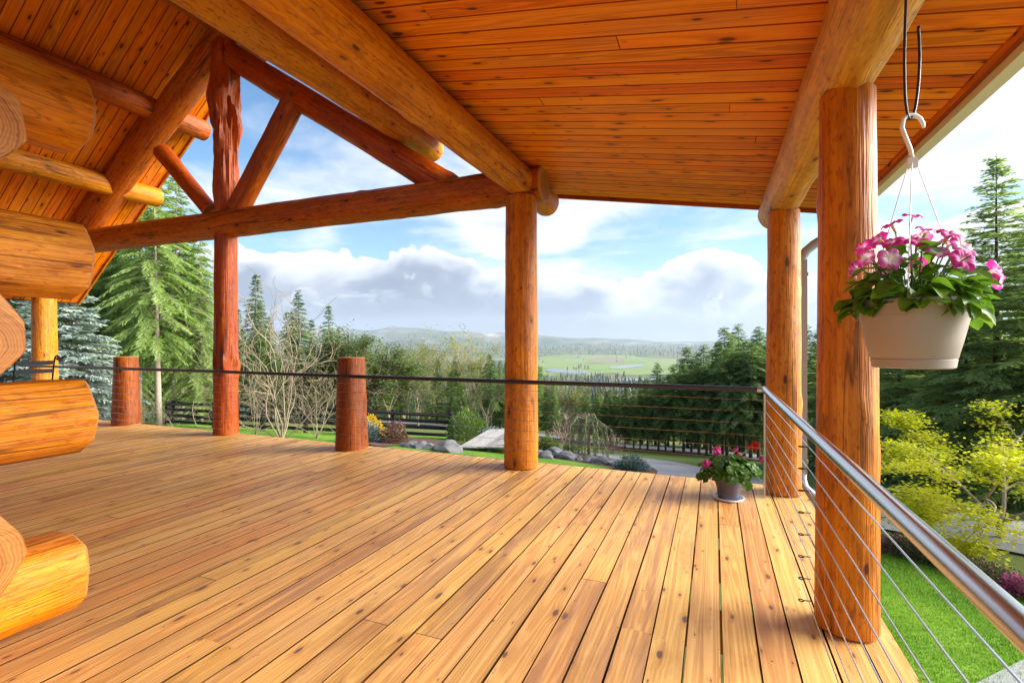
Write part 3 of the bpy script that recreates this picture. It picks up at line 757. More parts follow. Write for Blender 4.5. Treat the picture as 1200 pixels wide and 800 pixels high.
TWIG = plain('grey_twig_bark', (.33, .26, .18), .85, 0, .2, .3, 12., .5)
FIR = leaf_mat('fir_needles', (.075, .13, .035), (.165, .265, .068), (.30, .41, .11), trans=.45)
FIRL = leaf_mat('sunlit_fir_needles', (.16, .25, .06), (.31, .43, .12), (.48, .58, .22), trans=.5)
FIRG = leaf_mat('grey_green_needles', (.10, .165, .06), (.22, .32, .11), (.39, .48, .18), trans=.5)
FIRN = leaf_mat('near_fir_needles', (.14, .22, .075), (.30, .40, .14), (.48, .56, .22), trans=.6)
BLUE = leaf_mat('blue_spruce_needles', (.17, .23, .20), (.31, .38, .34), (.50, .56, .50), trans=.2)
DBLUE = leaf_mat('dwarf_spruce_needles', (.07, .12, .13), (.14, .21, .22), (.24, .32, .33), trans=.2)
MAPLE = leaf_mat('yellow_green_maple', (.44, .47, .012), (.64, .64, .02), (.78, .70, .06), trans=.55)
ALDER = leaf_mat('spring_alder_leaf', (.17, .21, .03), (.31, .34, .05), (.48, .46, .09), trans=.35)
OLIVE = leaf_mat('olive_pine_needles', (.08, .125, .035), (.165, .225, .06), (.28, .33, .10), trans=.35)
WEEP = leaf_mat('weeping_cedar', (.10, .15, .07), (.20, .26, .13), (.32, .36, .20), trans=.25)
SHRUB = leaf_mat('shrub_leaf', (.05, .10, .02), (.11, .19, .035), (.22, .30, .06), trans=.3)
BROWNS = leaf_mat('russet_shrub', (.13, .06, .045), (.22, .12, .085), (.33, .21, .14), trans=.3)
YELLS = leaf_mat('yellow_blossom', (.55, .36, .01), (.72, .50, .02), (.82, .62, .06), trans=.3)
PURP = leaf_mat('plum_twigs', (.12, .05, .06), (.20, .10, .10), (.30, .18, .17), trans=.2)
PINKS = leaf_mat('pink_azalea', (.45, .05, .22), (.62, .12, .36), (.75, .28, .50), trans=.3)
HEDGE = leaf_mat('bronze_hedge', (.06, .06, .03), (.12, .11, .05), (.20, .17, .09), trans=.3)

def diamond(b, p, d, w, n, droop=0., v=.5):
    """a narrow pointed spray from p along d, width w, slightly folded"""
    if droop: n = n+Vector((math.sin(p.x*91.7+p.z*57.), math.sin(p.y*83.1+p.z*71.), 0))*.85
    side = d.cross(n); side = side.normalized()*w if side.length > 1e-6 else Vector((w, 0, 0))
    mid_ = p+d*.5; tip = p+d+Vector((0, 0, -droop))
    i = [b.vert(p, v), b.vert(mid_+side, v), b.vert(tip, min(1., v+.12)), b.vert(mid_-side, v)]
    b.face(i)
def conifer(seed, Ht, Rad, start, whorl=.30, per=6, droop=.35, bare=.0, spray=.34, sw=.032, step=.16, top=.9, lift=.35, fill=2):
    """returns trunk and crown meshes' builders; base at origin"""
    rnd = random.Random(seed); tr_ = MB(); cr = MB(); up = Vector((0, 0, 1))
    lean = Vector((rnd.uniform(-.02, .02), rnd.uniform(-.02, .02), 1))
    rb = .009*Ht+.045
    tr_.tube([lean*(Ht*k/10) for k in range(11)], [rb*(1-.1*k)**1.25+.006 for k in range(11)], 9)
    z = Ht*start
    while z < Ht*.985:
        t = (z/Ht-start)/(1-start); L0 = Rad*((1-t)**top*.96+.03)*min(1., .55+t*4)
        k = max(3, int(per*(.7+.5*(1-t)))); a0 = rnd.uniform(0, 6.28)
        for i in range(k):
            if rnd.random() < .07: continue
            a = a0+2*math.pi*i/k+rnd.uniform(-.3, .3); L = L0*rnd.choice((.6, .8, .95, 1., 1.08))*rnd.uniform(.85, 1.1)
            out = Vector((math.cos(a), math.sin(a), 0)); z0 = z+rnd.uniform(-.5, .5)*whorl
            rise = lift*(t-.25)+rnd.uniform(-.12, .12); dr = droop*(1-.6*t)*rnd.uniform(.6, 1.3); cv = rnd.uniform(.1, .8)
            def P(s): return lean*z0+out*(L*s)+up*(L*(rise*s-dr*s*s+.18*dr*max(0, s-.6)))
            if L > .35: tr_.tube([P(0), P(.5), P(.95)], [.006+.008*L, .004+.005*L, .004], 3, cap=False)
            n = max(2, int(L/step)); s_lo = .12+bare*(1-t)
            for q in range(n+1):
                s = s_lo+(1-s_lo)*q/n
                p = P(s); fwd = (P(min(1.05, s+.08))-P(s-.02)).normalized(); side = fwd.cross(up).normalized()
                tw = spray*(.55+.75*(1-abs(2*s-.9)*.7))*min(1., .45+L*.6)
                for sg in (-1, 1):
                    for e in range(fill):
                        ang = rnd.uniform(.45, 1.15); d = (fwd*math.cos(ang)+side*sg*math.sin(ang)+up*rnd.uniform(-.28, .12)).normalized()*tw*rnd.uniform(.6, 1.15)
                        pp = p+fwd*rnd.uniform(-.5, .5)*step+up*rnd.uniform(-.03, .03)
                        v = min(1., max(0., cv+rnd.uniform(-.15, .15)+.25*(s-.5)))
                        diamond(cr, pp, d, sw*rnd.uniform(.7, 1.2), up, tw*.12, v)
                        # two side needles tufts
                        for f_ in (.35, .65):
                            d2 = (d*.5+side*sg*rnd.uniform(-.5, .5)*tw*.5+fwd*.35*tw*rnd.uniform(-.4, 1.))
                            diamond(cr, pp+d*f_, d2, sw*.8, up, tw*.1, v)
            diamond(cr, P(.96), (P(1.)-P(.9)).normalized()*spray*.7, sw*1.1, up, .0, min(1, cv+.2))
        z += whorl*(1.0-.55*t)*rnd.uniform(.8, 1.2)
    for k in range(6):
        zz = Ht*(.93+.012*k)
        for j in range(4):
            a = rnd.uniform(0, 6.28); diamond(cr, lean*zz, Vector((math.cos(a), math.sin(a), .7)).normalized()*spray*(.75-.09*k), sw, up, 0, .6)
    return tr_, cr
def proto(name, tr_, cr, bark, needles): return tr_.mesh(name+'_trunk', bark, True), cr.mesh(name+'_crown', needles)
def place_tree(name, pm, loc, rotz, sc, label, group, cat='tree', squash=1., parts=('trunk', 'crown')):
    M = T(loc) @ Matrix.Rotation(rotz, 4, 'Z') @ Matrix.Diagonal((sc*squash, sc*squash, sc, 1))
    e = empty(name, None, label, cat, group, M=M)
    for nm, me in zip(parts, pm):
        if me:
            k_ = put(bpy.data.objects.new(nm, me), M, e)
            if nm == 'buds': k_['kind'] = 'stuff'
    return e
def joined(pm, name):
    """trunk and crown as one mesh, for trees too far off to show parts"""
    me = bpy.data.meshes.new(name); bm = bmesh.new(); mats = []
    for k, x in enumerate(pm):
        n0 = len(bm.faces); bm.from_mesh(x); bm.faces.ensure_lookup_table()
        for f in bm.faces[n0:]: f.material_index = k
        mats.append(x.materials[0])
    bm.to_mesh(me); bm.free()
    for m_ in mats: me.materials.append(m_)
    return me
vr = random.Random(5)
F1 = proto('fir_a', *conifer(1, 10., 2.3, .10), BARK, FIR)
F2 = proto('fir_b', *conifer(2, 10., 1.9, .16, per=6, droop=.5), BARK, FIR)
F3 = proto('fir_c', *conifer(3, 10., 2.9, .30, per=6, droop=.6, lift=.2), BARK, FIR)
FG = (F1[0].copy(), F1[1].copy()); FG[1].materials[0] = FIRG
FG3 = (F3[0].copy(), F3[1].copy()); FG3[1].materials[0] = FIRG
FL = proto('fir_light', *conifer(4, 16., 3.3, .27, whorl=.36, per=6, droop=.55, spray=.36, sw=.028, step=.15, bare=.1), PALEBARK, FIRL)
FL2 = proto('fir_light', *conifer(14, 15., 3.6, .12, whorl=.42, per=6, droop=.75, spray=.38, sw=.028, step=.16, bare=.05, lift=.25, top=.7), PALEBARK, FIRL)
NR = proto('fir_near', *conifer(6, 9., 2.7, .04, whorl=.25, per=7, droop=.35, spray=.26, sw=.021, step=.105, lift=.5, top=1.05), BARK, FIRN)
BS = proto('blue_spruce', *conifer(7, 6., 2.6, .02, whorl=.24, per=8, droop=.25, spray=.30, sw=.035, step=.13), BARK, BLUE)
JF = [joined(p, n) for p, n in ((F1, 'fir_far'), (F2, 'fir_far'), (F3, 'fir_far'), (FG, 'fir_far'))]

# ---- broadleaf skeletons
def skeleton(seed, Ht, spread, n0=4, levels=4, up=.35, wig=.25, trunk=.0, r0=.05, kids=(3, 4, 4, 3), ratio=.62, flat=0.):
    rnd = random.Random(seed); segs = []; tips = []
    def grow(p, d, L, r, lv):
        pts = [p]; dd = d.copy(); n = 4
        for k in range(n):
            dd = (dd+Vector((rnd.uniform(-wig, wig), rnd.uniform(-wig, wig), rnd.uniform(-wig, wig)*.6+up*.12*(1 if lv < 2 else -flat)))).normalized()
            pts.append(pts[-1]+dd*L/n)
        segs.append((pts, [r*(1-.14*k) for k in range(n+1)], lv))
        if lv >= levels: tips.append((pts[-1], dd, lv)); tips.append((pts[2], dd, lv)); return
        for i in range(kids[min(lv, len(kids)-1)]):
            k = rnd.choice((2, 3, 4, 4)); a = rnd.uniform(0, 6.28); o = dd.orthogonal().normalized(); w = dd.cross(o)
            an = rnd.uniform(.35, .95); nd = dd*math.cos(an)+(o*math.cos(a)+w*math.sin(a))*math.sin(an)
            if flat: nd.z *= (1-flat)
            nd = (nd+Vector((0, 0, up*.3))).normalized()
            grow(pts[k], nd, L*ratio*rnd.uniform(.75, 1.2), r*.58, lv+1)
    base = Vector((0, 0, 0))
    if trunk: segs.append(([base, Vector((.03, .02, trunk*.5)), Vector((0, 0, trunk))], [r0*1.5, r0*1.3, r0*1.2], 0)); base = Vector((0, 0, trunk*.97))
    for i in range(n0):
        a = 2*math.pi*i/n0+rnd.uniform(-.4, .4); d = Vector((math.cos(a)*spread, math.sin(a)*spread, 1)).normalized()
        grow(base, d, Ht*.42*rnd.uniform(.85, 1.15), r0*rnd.uniform(.7, 1), 1)
    return segs, tips
def twigs(segs, n=4, minr=.003):
    b = MB()
    for pts, rad, lv in segs: b.tube(pts, [max(minr, r) for r in rad], 6 if lv < 2 else (4 if lv < 3 else 3), cap=False)
    return b
def leaves(tips, seed, per, size, spreadr, asp=.6, flat=.3, droop=0.):
    rnd = random.Random(seed); b = MB()
    for p, d, lv in tips:
        cv = rnd.uniform(.1, .9)
        for k in range(per):
            q = p+Vector((rnd.gauss(0, spreadr), rnd.gauss(0, spreadr), rnd.gauss(0, spreadr*(1-flat))))
            a = rnd.uniform(0, 6.28); dd = Vector((math.cos(a), math.sin(a), rnd.uniform(-.6, .4)-droop)).normalized()*size*rnd.uniform(.6, 1.25)
            diamond(b, q, dd, size*asp*.5*rnd.uniform(.7, 1.2), Vector((rnd.uniform(-.5, .5), rnd.uniform(-.5, .5), 1)).normalized(), 0, min(1, max(0, cv+rnd.uniform(-.25, .25))))
    return b
def broad(name, seed, Ht, leafm, bark=TWIG, per=9, size=.16, sp=.22, **kw):
    s, t = skeleton(seed, Ht, **kw); tw_ = twigs(s); return tw_.mesh(name+'_trunk', bark, True), leaves(t, seed, per, size, sp).mesh(name+'_crown', leafm)
AL1 = broad('alder_a', 21, 8., ALDER, per=8, size=.20, sp=.28, n0=3, spread=.22, levels=4, trunk=1.2, r0=.09, up=.6, kids=(4, 4, 4), ratio=.6)
AL2 = broad('alder_b', 22, 8., OLIVE, per=12, size=.2, sp=.28, n0=4, spread=.4, levels=4, trunk=1.0, r0=.10, kids=(4, 4, 4), ratio=.62)
PINE = broad('round_pine', 23, 6., OLIVE, bark=BARK, per=16, size=.2, sp=.24, n0=5, spread=.6, levels=4, trunk=.6, r0=.11, kids=(4, 4, 4), ratio=.62)
BARE = broad('bare_tree', 24, 8., HEDGE, per=1, size=.08, sp=.1, n0=4, spread=.3, levels=5, trunk=1.0, r0=.08, kids=(4, 4, 3, 3), ratio=.62)

# ---- the fir group on the left, with bare lower trunks
def fir_left(px, t, H_, label, rot, pm=None):
    p = ground_pt(px, t); return place_tree('fir_tree', pm or FL, p, rot, H_/16., label, 'light green firs left of the gable', squash=.9)
fir_left(186, 25, 15., 'light green fir with a bare pale trunk behind the short rail post', .3)
fir_left(204, 27, 14., 'light green fir with a bare pale trunk behind the short rail post', 2.1)
fir_left(162, 28, 16.5, 'light green fir with a bare pale trunk behind the short rail post', 4.)
fir_left(126, 29, 17., 'light green fir with a bare pale trunk behind the short rail post', 5.2)
fir_left(214, 33, 15., 'drooping light green fir filling the gap beside the burled post', 1.0, FL2)
fir_left(150, 33, 17., 'drooping light green fir filling the gap beside the burled post', 3.0, FL2)
fir_left(232, 36, 12.5, 'drooping light green fir filling the gap beside the burled post', 5.0, FL2)
fir_left(112, 35, 18., 'drooping light green fir filling the gap beside the burled post', 2.0, FL2)
fir_left(236, 27, 11., 'slender light green fir just left of the burled post', 2.6, FL2)
fir_left(128, 29, 14., 'wide light green fir beside the blue spruce', .9, FL2)
fir_left(70, 30, 17., 'light green fir rising behind the blue spruce', 1.2)
fir_left(20, 30, 16., 'light green fir rising behind the blue spruce', 2.9)
fir_left(-40, 32, 16., 'light green fir rising behind the blue spruce', 2.9)
place_tree('blue_spruce', BS, ground_pt(84, 17), 1., .98, 'silvery blue spruce beyond the far end of the deck', None)
place_tree('blue_spruce', BS, ground_pt(15, 18), 3., .98, 'silvery blue spruce seen through the gap in the log ends', None)
# darker firs behind
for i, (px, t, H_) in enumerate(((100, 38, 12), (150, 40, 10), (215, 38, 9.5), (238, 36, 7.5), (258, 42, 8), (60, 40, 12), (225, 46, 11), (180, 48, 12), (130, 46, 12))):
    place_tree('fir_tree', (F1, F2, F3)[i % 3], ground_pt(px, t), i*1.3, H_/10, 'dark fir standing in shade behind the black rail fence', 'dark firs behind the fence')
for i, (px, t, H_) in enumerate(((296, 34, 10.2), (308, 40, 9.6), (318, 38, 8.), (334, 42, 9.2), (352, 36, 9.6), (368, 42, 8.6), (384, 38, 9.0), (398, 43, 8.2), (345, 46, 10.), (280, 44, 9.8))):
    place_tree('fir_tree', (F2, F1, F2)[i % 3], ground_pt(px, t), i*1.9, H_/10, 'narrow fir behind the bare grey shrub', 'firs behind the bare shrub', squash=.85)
# broad pines by the short post
for px, t, H_ in ((418, 33, 7.2), (440, 36, 6.3), (398, 35, 7.)):
    place_tree('pine_tree', PINE, ground_pt(px, t), px, H_/6.*.92, 'rounded olive green pine behind the yellow blossom bush', 'rounded pines')
# the mixed belt in the middle
mix = [(455, 40, AL2, 6.5), (470, 50, F2, 6.5), (478, 44, AL1, 7.2), (488, 54, AL1, 7.5), (500, 46, BARE, 7.), (512, 44, F1, 6.2), (522, 50, AL1, 8.0), (533, 46, F1, 7.0), (545, 52, AL2, 7.2),
       (552, 44, AL1, 8.4), (562, 47, F1, 7.0), (575, 43, F3, 6.8), (586, 45, F1, 6.6), (600, 44, F2, 6.5), (620, 46, F1, 7.2), (640, 41, F1, 4.6), (655, 40, AL2, 4.4), (668, 38, AL1, 4.6), (680, 41, F2, 4.6), (648, 37, FG, 4.2), (690, 38, FG, 4.2), (710, 36, F1, 4.),
       (462, 58, F3, 8.), (508, 60, AL1, 9.), (540, 64, F1, 8.5), (592, 60, F2, 8.5), (632, 58, F1, 6.2), (665, 60, AL2, 5.6), (650, 55, F1, 5.6), (728, 58, AL1, 5.4), (700, 56, F2, 5.5), (490, 36, AL2, 4.8), (528, 37, F1, 4.6), (570, 38, AL2, 5.), (610, 37, F1, 5.)]
for i, (px, t, pm, H_) in enumerate(mix):
    k = {id(AL1): ('alder_tree', 'yellow green spring tree in the belt beyond the fence', 8.), id(AL2): ('alder_tree', 'olive bushy tree in the belt beyond the fence', 8.), id(BARE): ('bare_tree', 'thin bare tree in the belt beyond the fence', 8.)}.get(id(pm), ('fir_tree', 'small dark fir in the belt beyond the fence', 10.))
    place_tree(k[0], pm, ground_pt(px, t), i*2.3, H_/k[2]*.95, k[1], 'tree belt beyond the fence')
TOPS = [(690, 452), (730, 452), (745, 445), (768, 424), (785, 432), (800, 408), (815, 402), (830, 400), (850, 382), (875, 377), (900, 385), (940, 376), (990, 380)]
def top_y(px):
    for (a_, ya_), (b_, yb_) in zip(TOPS, TOPS[1:]):
        if a_ <= px <= b_: return ya_+(yb_-ya_)*(px-a_)/(b_-a_)
    return TOPS[0][1] if px < TOPS[0][0] else TOPS[-1][1]
def tall(px, t, dy=0.): return at_depth(px, top_y(px)+dy, t).z-ground_pt(px, t).z
# firs along the road on the right, trunks showing below
rr_ = random.Random(8)
for i in range(26):
    px = 688+i*9.2+rr_.uniform(-3, 3); t = 29.0-(px-688)/240*4.2+rr_.uniform(-.5, .8)
    hh_ = tall(px, t, rr_.uniform(2, 22)+(12 if px > 790 else 0))
    place_tree('fir_tree', F3 if i % 3 else FG3, ground_pt(px, t), i*1.7, hh_/10, 'roadside fir with a slim dark trunk in the row behind the gravel drive', 'row of firs along the road', squash=1.15)
for i, (px, t, dy) in enumerate(((868, 33, 0), (885, 30, 6), (850, 32, 0), (826, 31, 2), (900, 35, 4), (806, 33, 0), (768, 33, 0), (752, 36, 2), (925, 33, 0), (945, 30, 3), (965, 30, 0), (715, 36, 4), (735, 34, 2), (838, 36, 8), (860, 36, 8), (815, 34, 10), (890, 37, 0), (783, 34, 6))):
    place_tree('fir_tree', (FG, F1, FG3)[i % 3], ground_pt(px, t), i*2.7, tall(px, t, dy)/10, 'tall grey green fir rising over the roadside row', 'taller firs behind the road', squash=1.25)
# the near firs on the right
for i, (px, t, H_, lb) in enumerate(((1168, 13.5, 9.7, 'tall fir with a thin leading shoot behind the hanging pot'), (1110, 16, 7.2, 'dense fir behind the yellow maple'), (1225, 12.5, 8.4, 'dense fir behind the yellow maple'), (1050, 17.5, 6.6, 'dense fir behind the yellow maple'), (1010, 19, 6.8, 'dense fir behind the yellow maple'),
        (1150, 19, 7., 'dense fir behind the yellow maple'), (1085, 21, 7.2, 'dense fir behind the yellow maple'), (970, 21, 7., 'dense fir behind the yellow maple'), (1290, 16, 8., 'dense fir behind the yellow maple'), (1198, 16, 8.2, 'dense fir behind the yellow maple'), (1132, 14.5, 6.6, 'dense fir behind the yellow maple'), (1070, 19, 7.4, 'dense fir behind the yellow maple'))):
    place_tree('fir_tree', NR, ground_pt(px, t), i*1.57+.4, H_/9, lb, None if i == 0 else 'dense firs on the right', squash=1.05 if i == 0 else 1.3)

# ---- yellow maple
s, t_ = skeleton(31, 3.2, spread=1.1, n0=5, levels=4, up=.25, wig=.3, trunk=.35, r0=.045, kids=(4, 4, 4), ratio=.62, flat=.55)
mp = (twigs(s).mesh('maple_trunk', TWIG, True), leaves(t_, 3, 44, .070, .14, .75, .7).mesh('maple_crown', MAPLE))
place_tree('maple_tree', mp, ground_pt(1172, 8.9)+Vector((0, 0, -.05)), .5, 1.08, 'young maple with bright yellow green layered leaves by the drive', None)

# ---- bare shrub
s, t_ = skeleton(41, 6.0, spread=.8, n0=6, levels=4, up=.3, wig=.5, r0=.032, kids=(3, 4, 4, 3), ratio=.66)
s2, _ = skeleton(43, 6.6, spread=.28, n0=3, levels=4, up=.5, wig=.4, r0=.04, kids=(4, 4, 3, 3), ratio=.58)
bsb = twigs(s, minr=.0045)
for pts, rad, lv in s2: bsb.tube(pts, [max(.0045, r) for r in rad], 4, cap=False)
PALET = plain('pale_bare_twigs', (.30, .24, .155), .85, 0, .2, .3, 12.)
pbm = bsb.mesh('bare_shrub_twigs', PALET, True)
lfm = leaves(t_[::2], 9, 2, .05, .1).mesh('bare_shrub_buds', HEDGE)
place_tree('bare_shrub', (pbm, lfm), ground_pt(330, 16.5), .4, 1.02, 'tall bare pale twigged shrub beyond the deck', None, 'shrub', parts=('branches', 'buds'))
place_tree('bare_shrub', (pbm, lfm), ground_pt(372, 19), 2.4, .62, 'lower bare shrub beside the tall bare one', None, 'shrub', parts=('branches', 'buds'))
place_tree('bare_shrub', (pbm, lfm), ground_pt(300, 20), 4.0, .55, 'small bare shrub by the fence behind the burled post', None, 'shrub', parts=('branches', 'buds'))
place_tree('bare_shrub', (pbm, lfm), ground_pt(165, 18), 1.0, .33, 'low bare shrub below the blue spruce', None, 'shrub', parts=('branches', 'buds'))
# ---- small garden shrubs
def mound(name, seed, rx, rz, n, size, leafm, asp=.5):
    rnd = random.Random(seed); b = MB(); tb = MB()
    for k in range(n):
        a = rnd.uniform(0, 6.28); u_ = rnd.random()**.45; el = math.asin(rnd.uniform(0., 1.))
        d = Vector((math.cos(a)*math.cos(el), math.sin(a)*math.cos(el), math.sin(el)))
        bump_ = 1+.28*noise.noise((d.x*2.3+seed, d.y*2.3, d.z*2.3))
        p = Vector((d.x*rx, d.y*rx, d.z*rz))*u_*bump_+Vector((0, 0, .05))
        dd = (d+Vector((rnd.uniform(-.7, .7), rnd.uniform(-.7, .7), rnd.uniform(-.3, .6)))).normalized()*size*rnd.uniform(.6, 1.3)
        diamond(b, p, dd, size*asp*.5, Vector((rnd.uniform(-1, 1), rnd.uniform(-1, 1), 1)).normalized(), 0, min(1, max(0, .5+.5*noise.noise((p.x*4, p.y*4, p.z*4+seed))+rnd.uniform(-.2, .2))))
    for k in range(9):
        a = rnd.uniform(0, 6.28); tb.tube([(0, 0, -.05), (math.cos(a)*rx*.35, math.sin(a)*rx*.35, rz*.5), (math.cos(a)*rx*.7, math.sin(a)*rx*.7, rz*.8)], [.018, .012, .005], 4)
    return tb.mesh(name+'_stems', TWIG, True), b.mesh(name+'_leaves', leafm)
def shrub(name, pm, px, py, sc, label, rot=0., cat='shrub', dz=0.):
    return place_tree(name, pm, GP(px, py)+Vector((0, 0, dz)), rot, sc, label, None, cat, parts=('stems', 'foliage'))
mg = mound('globe', 3, .5, .62, 1500, .10, SHRUB)
shrub('dwarf_spruce', mound('dwarf_spruce', 4, .62, .50, 2600, .12, DBLUE, .3), 740, 553, .82, 'rounded blue grey dwarf spruce in the mulch bed')
shrub('dwarf_spruce', mound('dwarf_spruce', 5, .7, .55, 2600, .12, DBLUE, .3), 578, 522, 1.15, 'blue grey spruce bush behind the weathered boardwalk')
shrub('dwarf_spruce', mound('dwarf_spruce', 6, .6, .6, 2000, .12, DBLUE, .3), 427, 519, 1.1, 'blue grey bush beside the short rail post')
shrub('forsythia_bush', mound('forsythia', 7, .55, .75, 1600, .09, YELLS, .7), 431, 512, 1.2, 'bush covered in yellow blossom by the black fence')
shrub('barberry_bush', mound('barberry', 8, .5, .72, 1500, .10, BROWNS, .5), 462, 521, 1.05, 'russet twiggy bush in the bed before the lawn')
shrub('pine_bush', mound('pine_bush', 9, .8, 1.05, 2600, .16, SHRUB, .22), 548, 517, 1.25, 'tall green pine bush at the end of the black fence')
shrub('boxwood', mg, 668, 531, .62, 'low yellow green box bush between the boulders')
shrub('boxwood', mg, 642, 529, .9, 'dark green bush left of the boulders')
shrub('plum_shrub', mound('plum', 11, .8, 1.0, 700, .16, PURP, .16), 664, 526, 1.3, 'purplish bare twigged shrub behind the boulders')
shrub('plum_shrub', mound('plum', 12, .8, .9, 600, .16, PURP, .16), 715, 533, 1.0, 'purplish bare twigged shrub behind the weeping cedar')
for i, (px, py, sc, pink) in enumerate(((1050, 650, .5, 0), (1075, 656, .5, 0), (1100, 663, .5, 0), (1046, 645, .42, 1), (1118, 672, .45, 1), (1140, 678, .5, 0), (1165, 689, .5, 0), (1195, 700, .5, 1), (1215, 705, .5, 0))):
    if pink: shrub('azalea', mound('azalea', 20+i, .5, .55, 900, .08, PINKS, .7), px, py, sc, ('pink azalea at the end of the low bronze hedge by the post', 'pink azalea below the steel handrail in the low hedge', 'pink azalea under the yellow maple')[(i > 3)+(i > 4)], cat='shrub')
    else:
        o = shrub('hedge_shrub', mound('hedge', 30+i, .62, .6, 1100, .08, HEDGE, .6), px, py, sc, 'low bronze green hedge shrub edging the lawn'); o['group'] = 'low hedge along the lawn'
# weeping cedar
def weeping():
    rnd = random.Random(5); tb = MB(); b = MB()
    tb.tube([(0, 0, -.1), (.03, 0, .8), (-.05, .02, 1.5), (.05, 0, 1.75)], [.06, .05, .035, .02], 6)
    for k in range(46):
        a = rnd.uniform(0, 6.28); L = rnd.uniform(.15, .75); z0 = rnd.uniform(1.1, 1.8)
        if k < 6: L = rnd.uniform(.8, 1.2)
        p1 = Vector((math.cos(a)*L*.6, math.sin(a)*L*.6, z0+.12)); p2 = Vector((math.cos(a)*L, math.sin(a)*L, z0-.15)); p3 = Vector((math.cos(a)*L*1.05, math.sin(a)*L*1.05, max(.05, z0-rnd.uniform(.7, 1.6))))
        tb.tube([(0, 0, z0-.1), p1, p2, p3], [.015, .01, .006, .003], 4); v = rnd.random()
        for j in range(60):
            s = j/59; q = p1.lerp(p2, s*2) if s < .5 else p2.lerp(p3, s*2-1)
            d = Vector((rnd.uniform(-.5, .5), rnd.uniform(-.5, .5), -1)).normalized()*rnd.uniform(.08, .2)
            diamond(b, q, d, .014, Vector((rnd.uniform(-1, 1), rnd.uniform(-1, 1), .2)).normalized(), 0, min(1, max(0, v+rnd.uniform(-.3, .3))))
    return tb.mesh('cedar_stem', TWIG, True), b.mesh('cedar_leaves', WEEP)
place_tree('weeping_cedar', weeping(), GP(690, 538), .4, .93, 'pale green weeping cedar trailing to the ground by the drive', None, parts=('stems', 'foliage'))

# ---- boulders
def boulder_mesh(seed):
    bm = bmesh.new(); bmesh.ops.create_icosphere(bm, subdivisions=3, radius=1.)
    for v in bm.verts:
        d = v.co.normalized(); k = 1+.35*noise.noise(d*1.2+Vector((seed*7., 0, 0)))+.12*noise.noise(d*3.1+Vector((seed, 3, 1)))
        c = noise.cell(d*1.7+Vector((seed, 0, 0)))*.10; v.co = Vector((d.x, d.y*.8, d.z*.62))*(k+c)
    me = bpy.data.meshes.new('boulder'); bm.to_mesh(me); bm.free(); me.materials.append(ROCK); me.polygons.foreach_set('use_smooth', [True]*len(me.polygons)); sharp(me, 32); return me
ROCK = ground_mat('granite', [(.3, (.08, .08, .08)), (.5, (.17, .17, .175)), (.7, (.30, .29, .28))], 3., 30., .5, .85)
bms = [boulder_mesh(k) for k in range(4)]
for i, (px, py, s) in enumerate(((484, 526, .30), (495, 527, .34), (505, 528, .30), (514, 529, .24), (527, 531, .48), (474, 525, .22), (640, 538, .34), (652, 537, .42), (663, 539, .36), (649, 531, .3), (704, 545, .34), (715, 546, .3), (630, 536, .3), (675, 540, .28), (692, 543, .3), (724, 548, .26))):
    o = bpy.data.objects.new('boulder', bms[i % 4]); p = GP(px, py); put(o, T(p+Vector((0, 0, s*.25))) @ Matrix.Rotation(i*1.9, 4, 'Z') @ Matrix.Diagonal((s, s, s, 1)))
    tag(o, 'grey boulder edging the lawn beside the boardwalk' if px < 560 else 'grey boulder in the bed beyond the round porch post', 'boulder', 'boulders by the boardwalk' if px < 560 else 'boulders in the bed')

# ---- weathered boardwalk
def grey_wood():
    m, gg, out = mat('weathered_plank'); co = gg.node('ShaderNodeTexCoord', 'Object'); x, y, z = gg.sep(co); rnd = gg.node('ShaderNodeObjectInfo', 'Random')
    n = gg.noise(gg.comb(gg.mul(x, 2.), gg.mul(y, 40.), gg.mul(rnd, 30.)), 1., 4.)
    c = gg.ramp(gg.add(n, gg.mul(gg.sub(rnd, .5), .3)), [(.3, (.20, .18, .16)), (.5, (.36, .33, .29)), (.75, (.52, .48, .43))]); pbsdf(gg, out, c, .85, n, .3, .005); return m
GREYW = grey_wood()
a, c_ = GP(537, 528), GP(574, 521.5); ux = (c_-a); ux.z = 0; Lw = ux.length; ux.normalize(); uy = Vector((ux.y, -ux.x, 0))
bwk = empty('boardwalk', a, 'weathered grey plank boardwalk beside the boulders', 'boardwalk')
bme = MB(); bme.box((0, -.11, -.02), (Lw, .11, .02)); bme = bme.mesh('plank', GREYW)
zb = max(ground_z(a.x, a.y), ground_z(c_.x, c_.y))+.12
for k in range(9):
    M = Matrix((ux, uy, Vector((0, 0, 1)))).transposed().to_4x4(); p = a+uy*(.235*k+.12); M.translation = Vector((p.x, p.y, zb+(.012*k)))
    put(bpy.data.objects.new('plank', bme), M @ T((rng.uniform(-.03, .03), 0, 0)), bwk)
for s_ in (.3, Lw-.3):
    b = MB(); p0, p1 = a+ux*s_, a+ux*s_+uy*2.1
    b.tube([(p0.x, p0.y, zb-.1), (p1.x, p1.y, zb+.14)], .06, 4); b.build('stringer', GREYW, bwk)
    for q in (p0, (p0+p1)/2, p1):
        b = MB(); b.box((q.x-.06, q.y-.06, ground_z(q.x, q.y)-.3), (q.x+.06, q.y+.06, zb-.09)); b.build('support', GREYW, bwk)

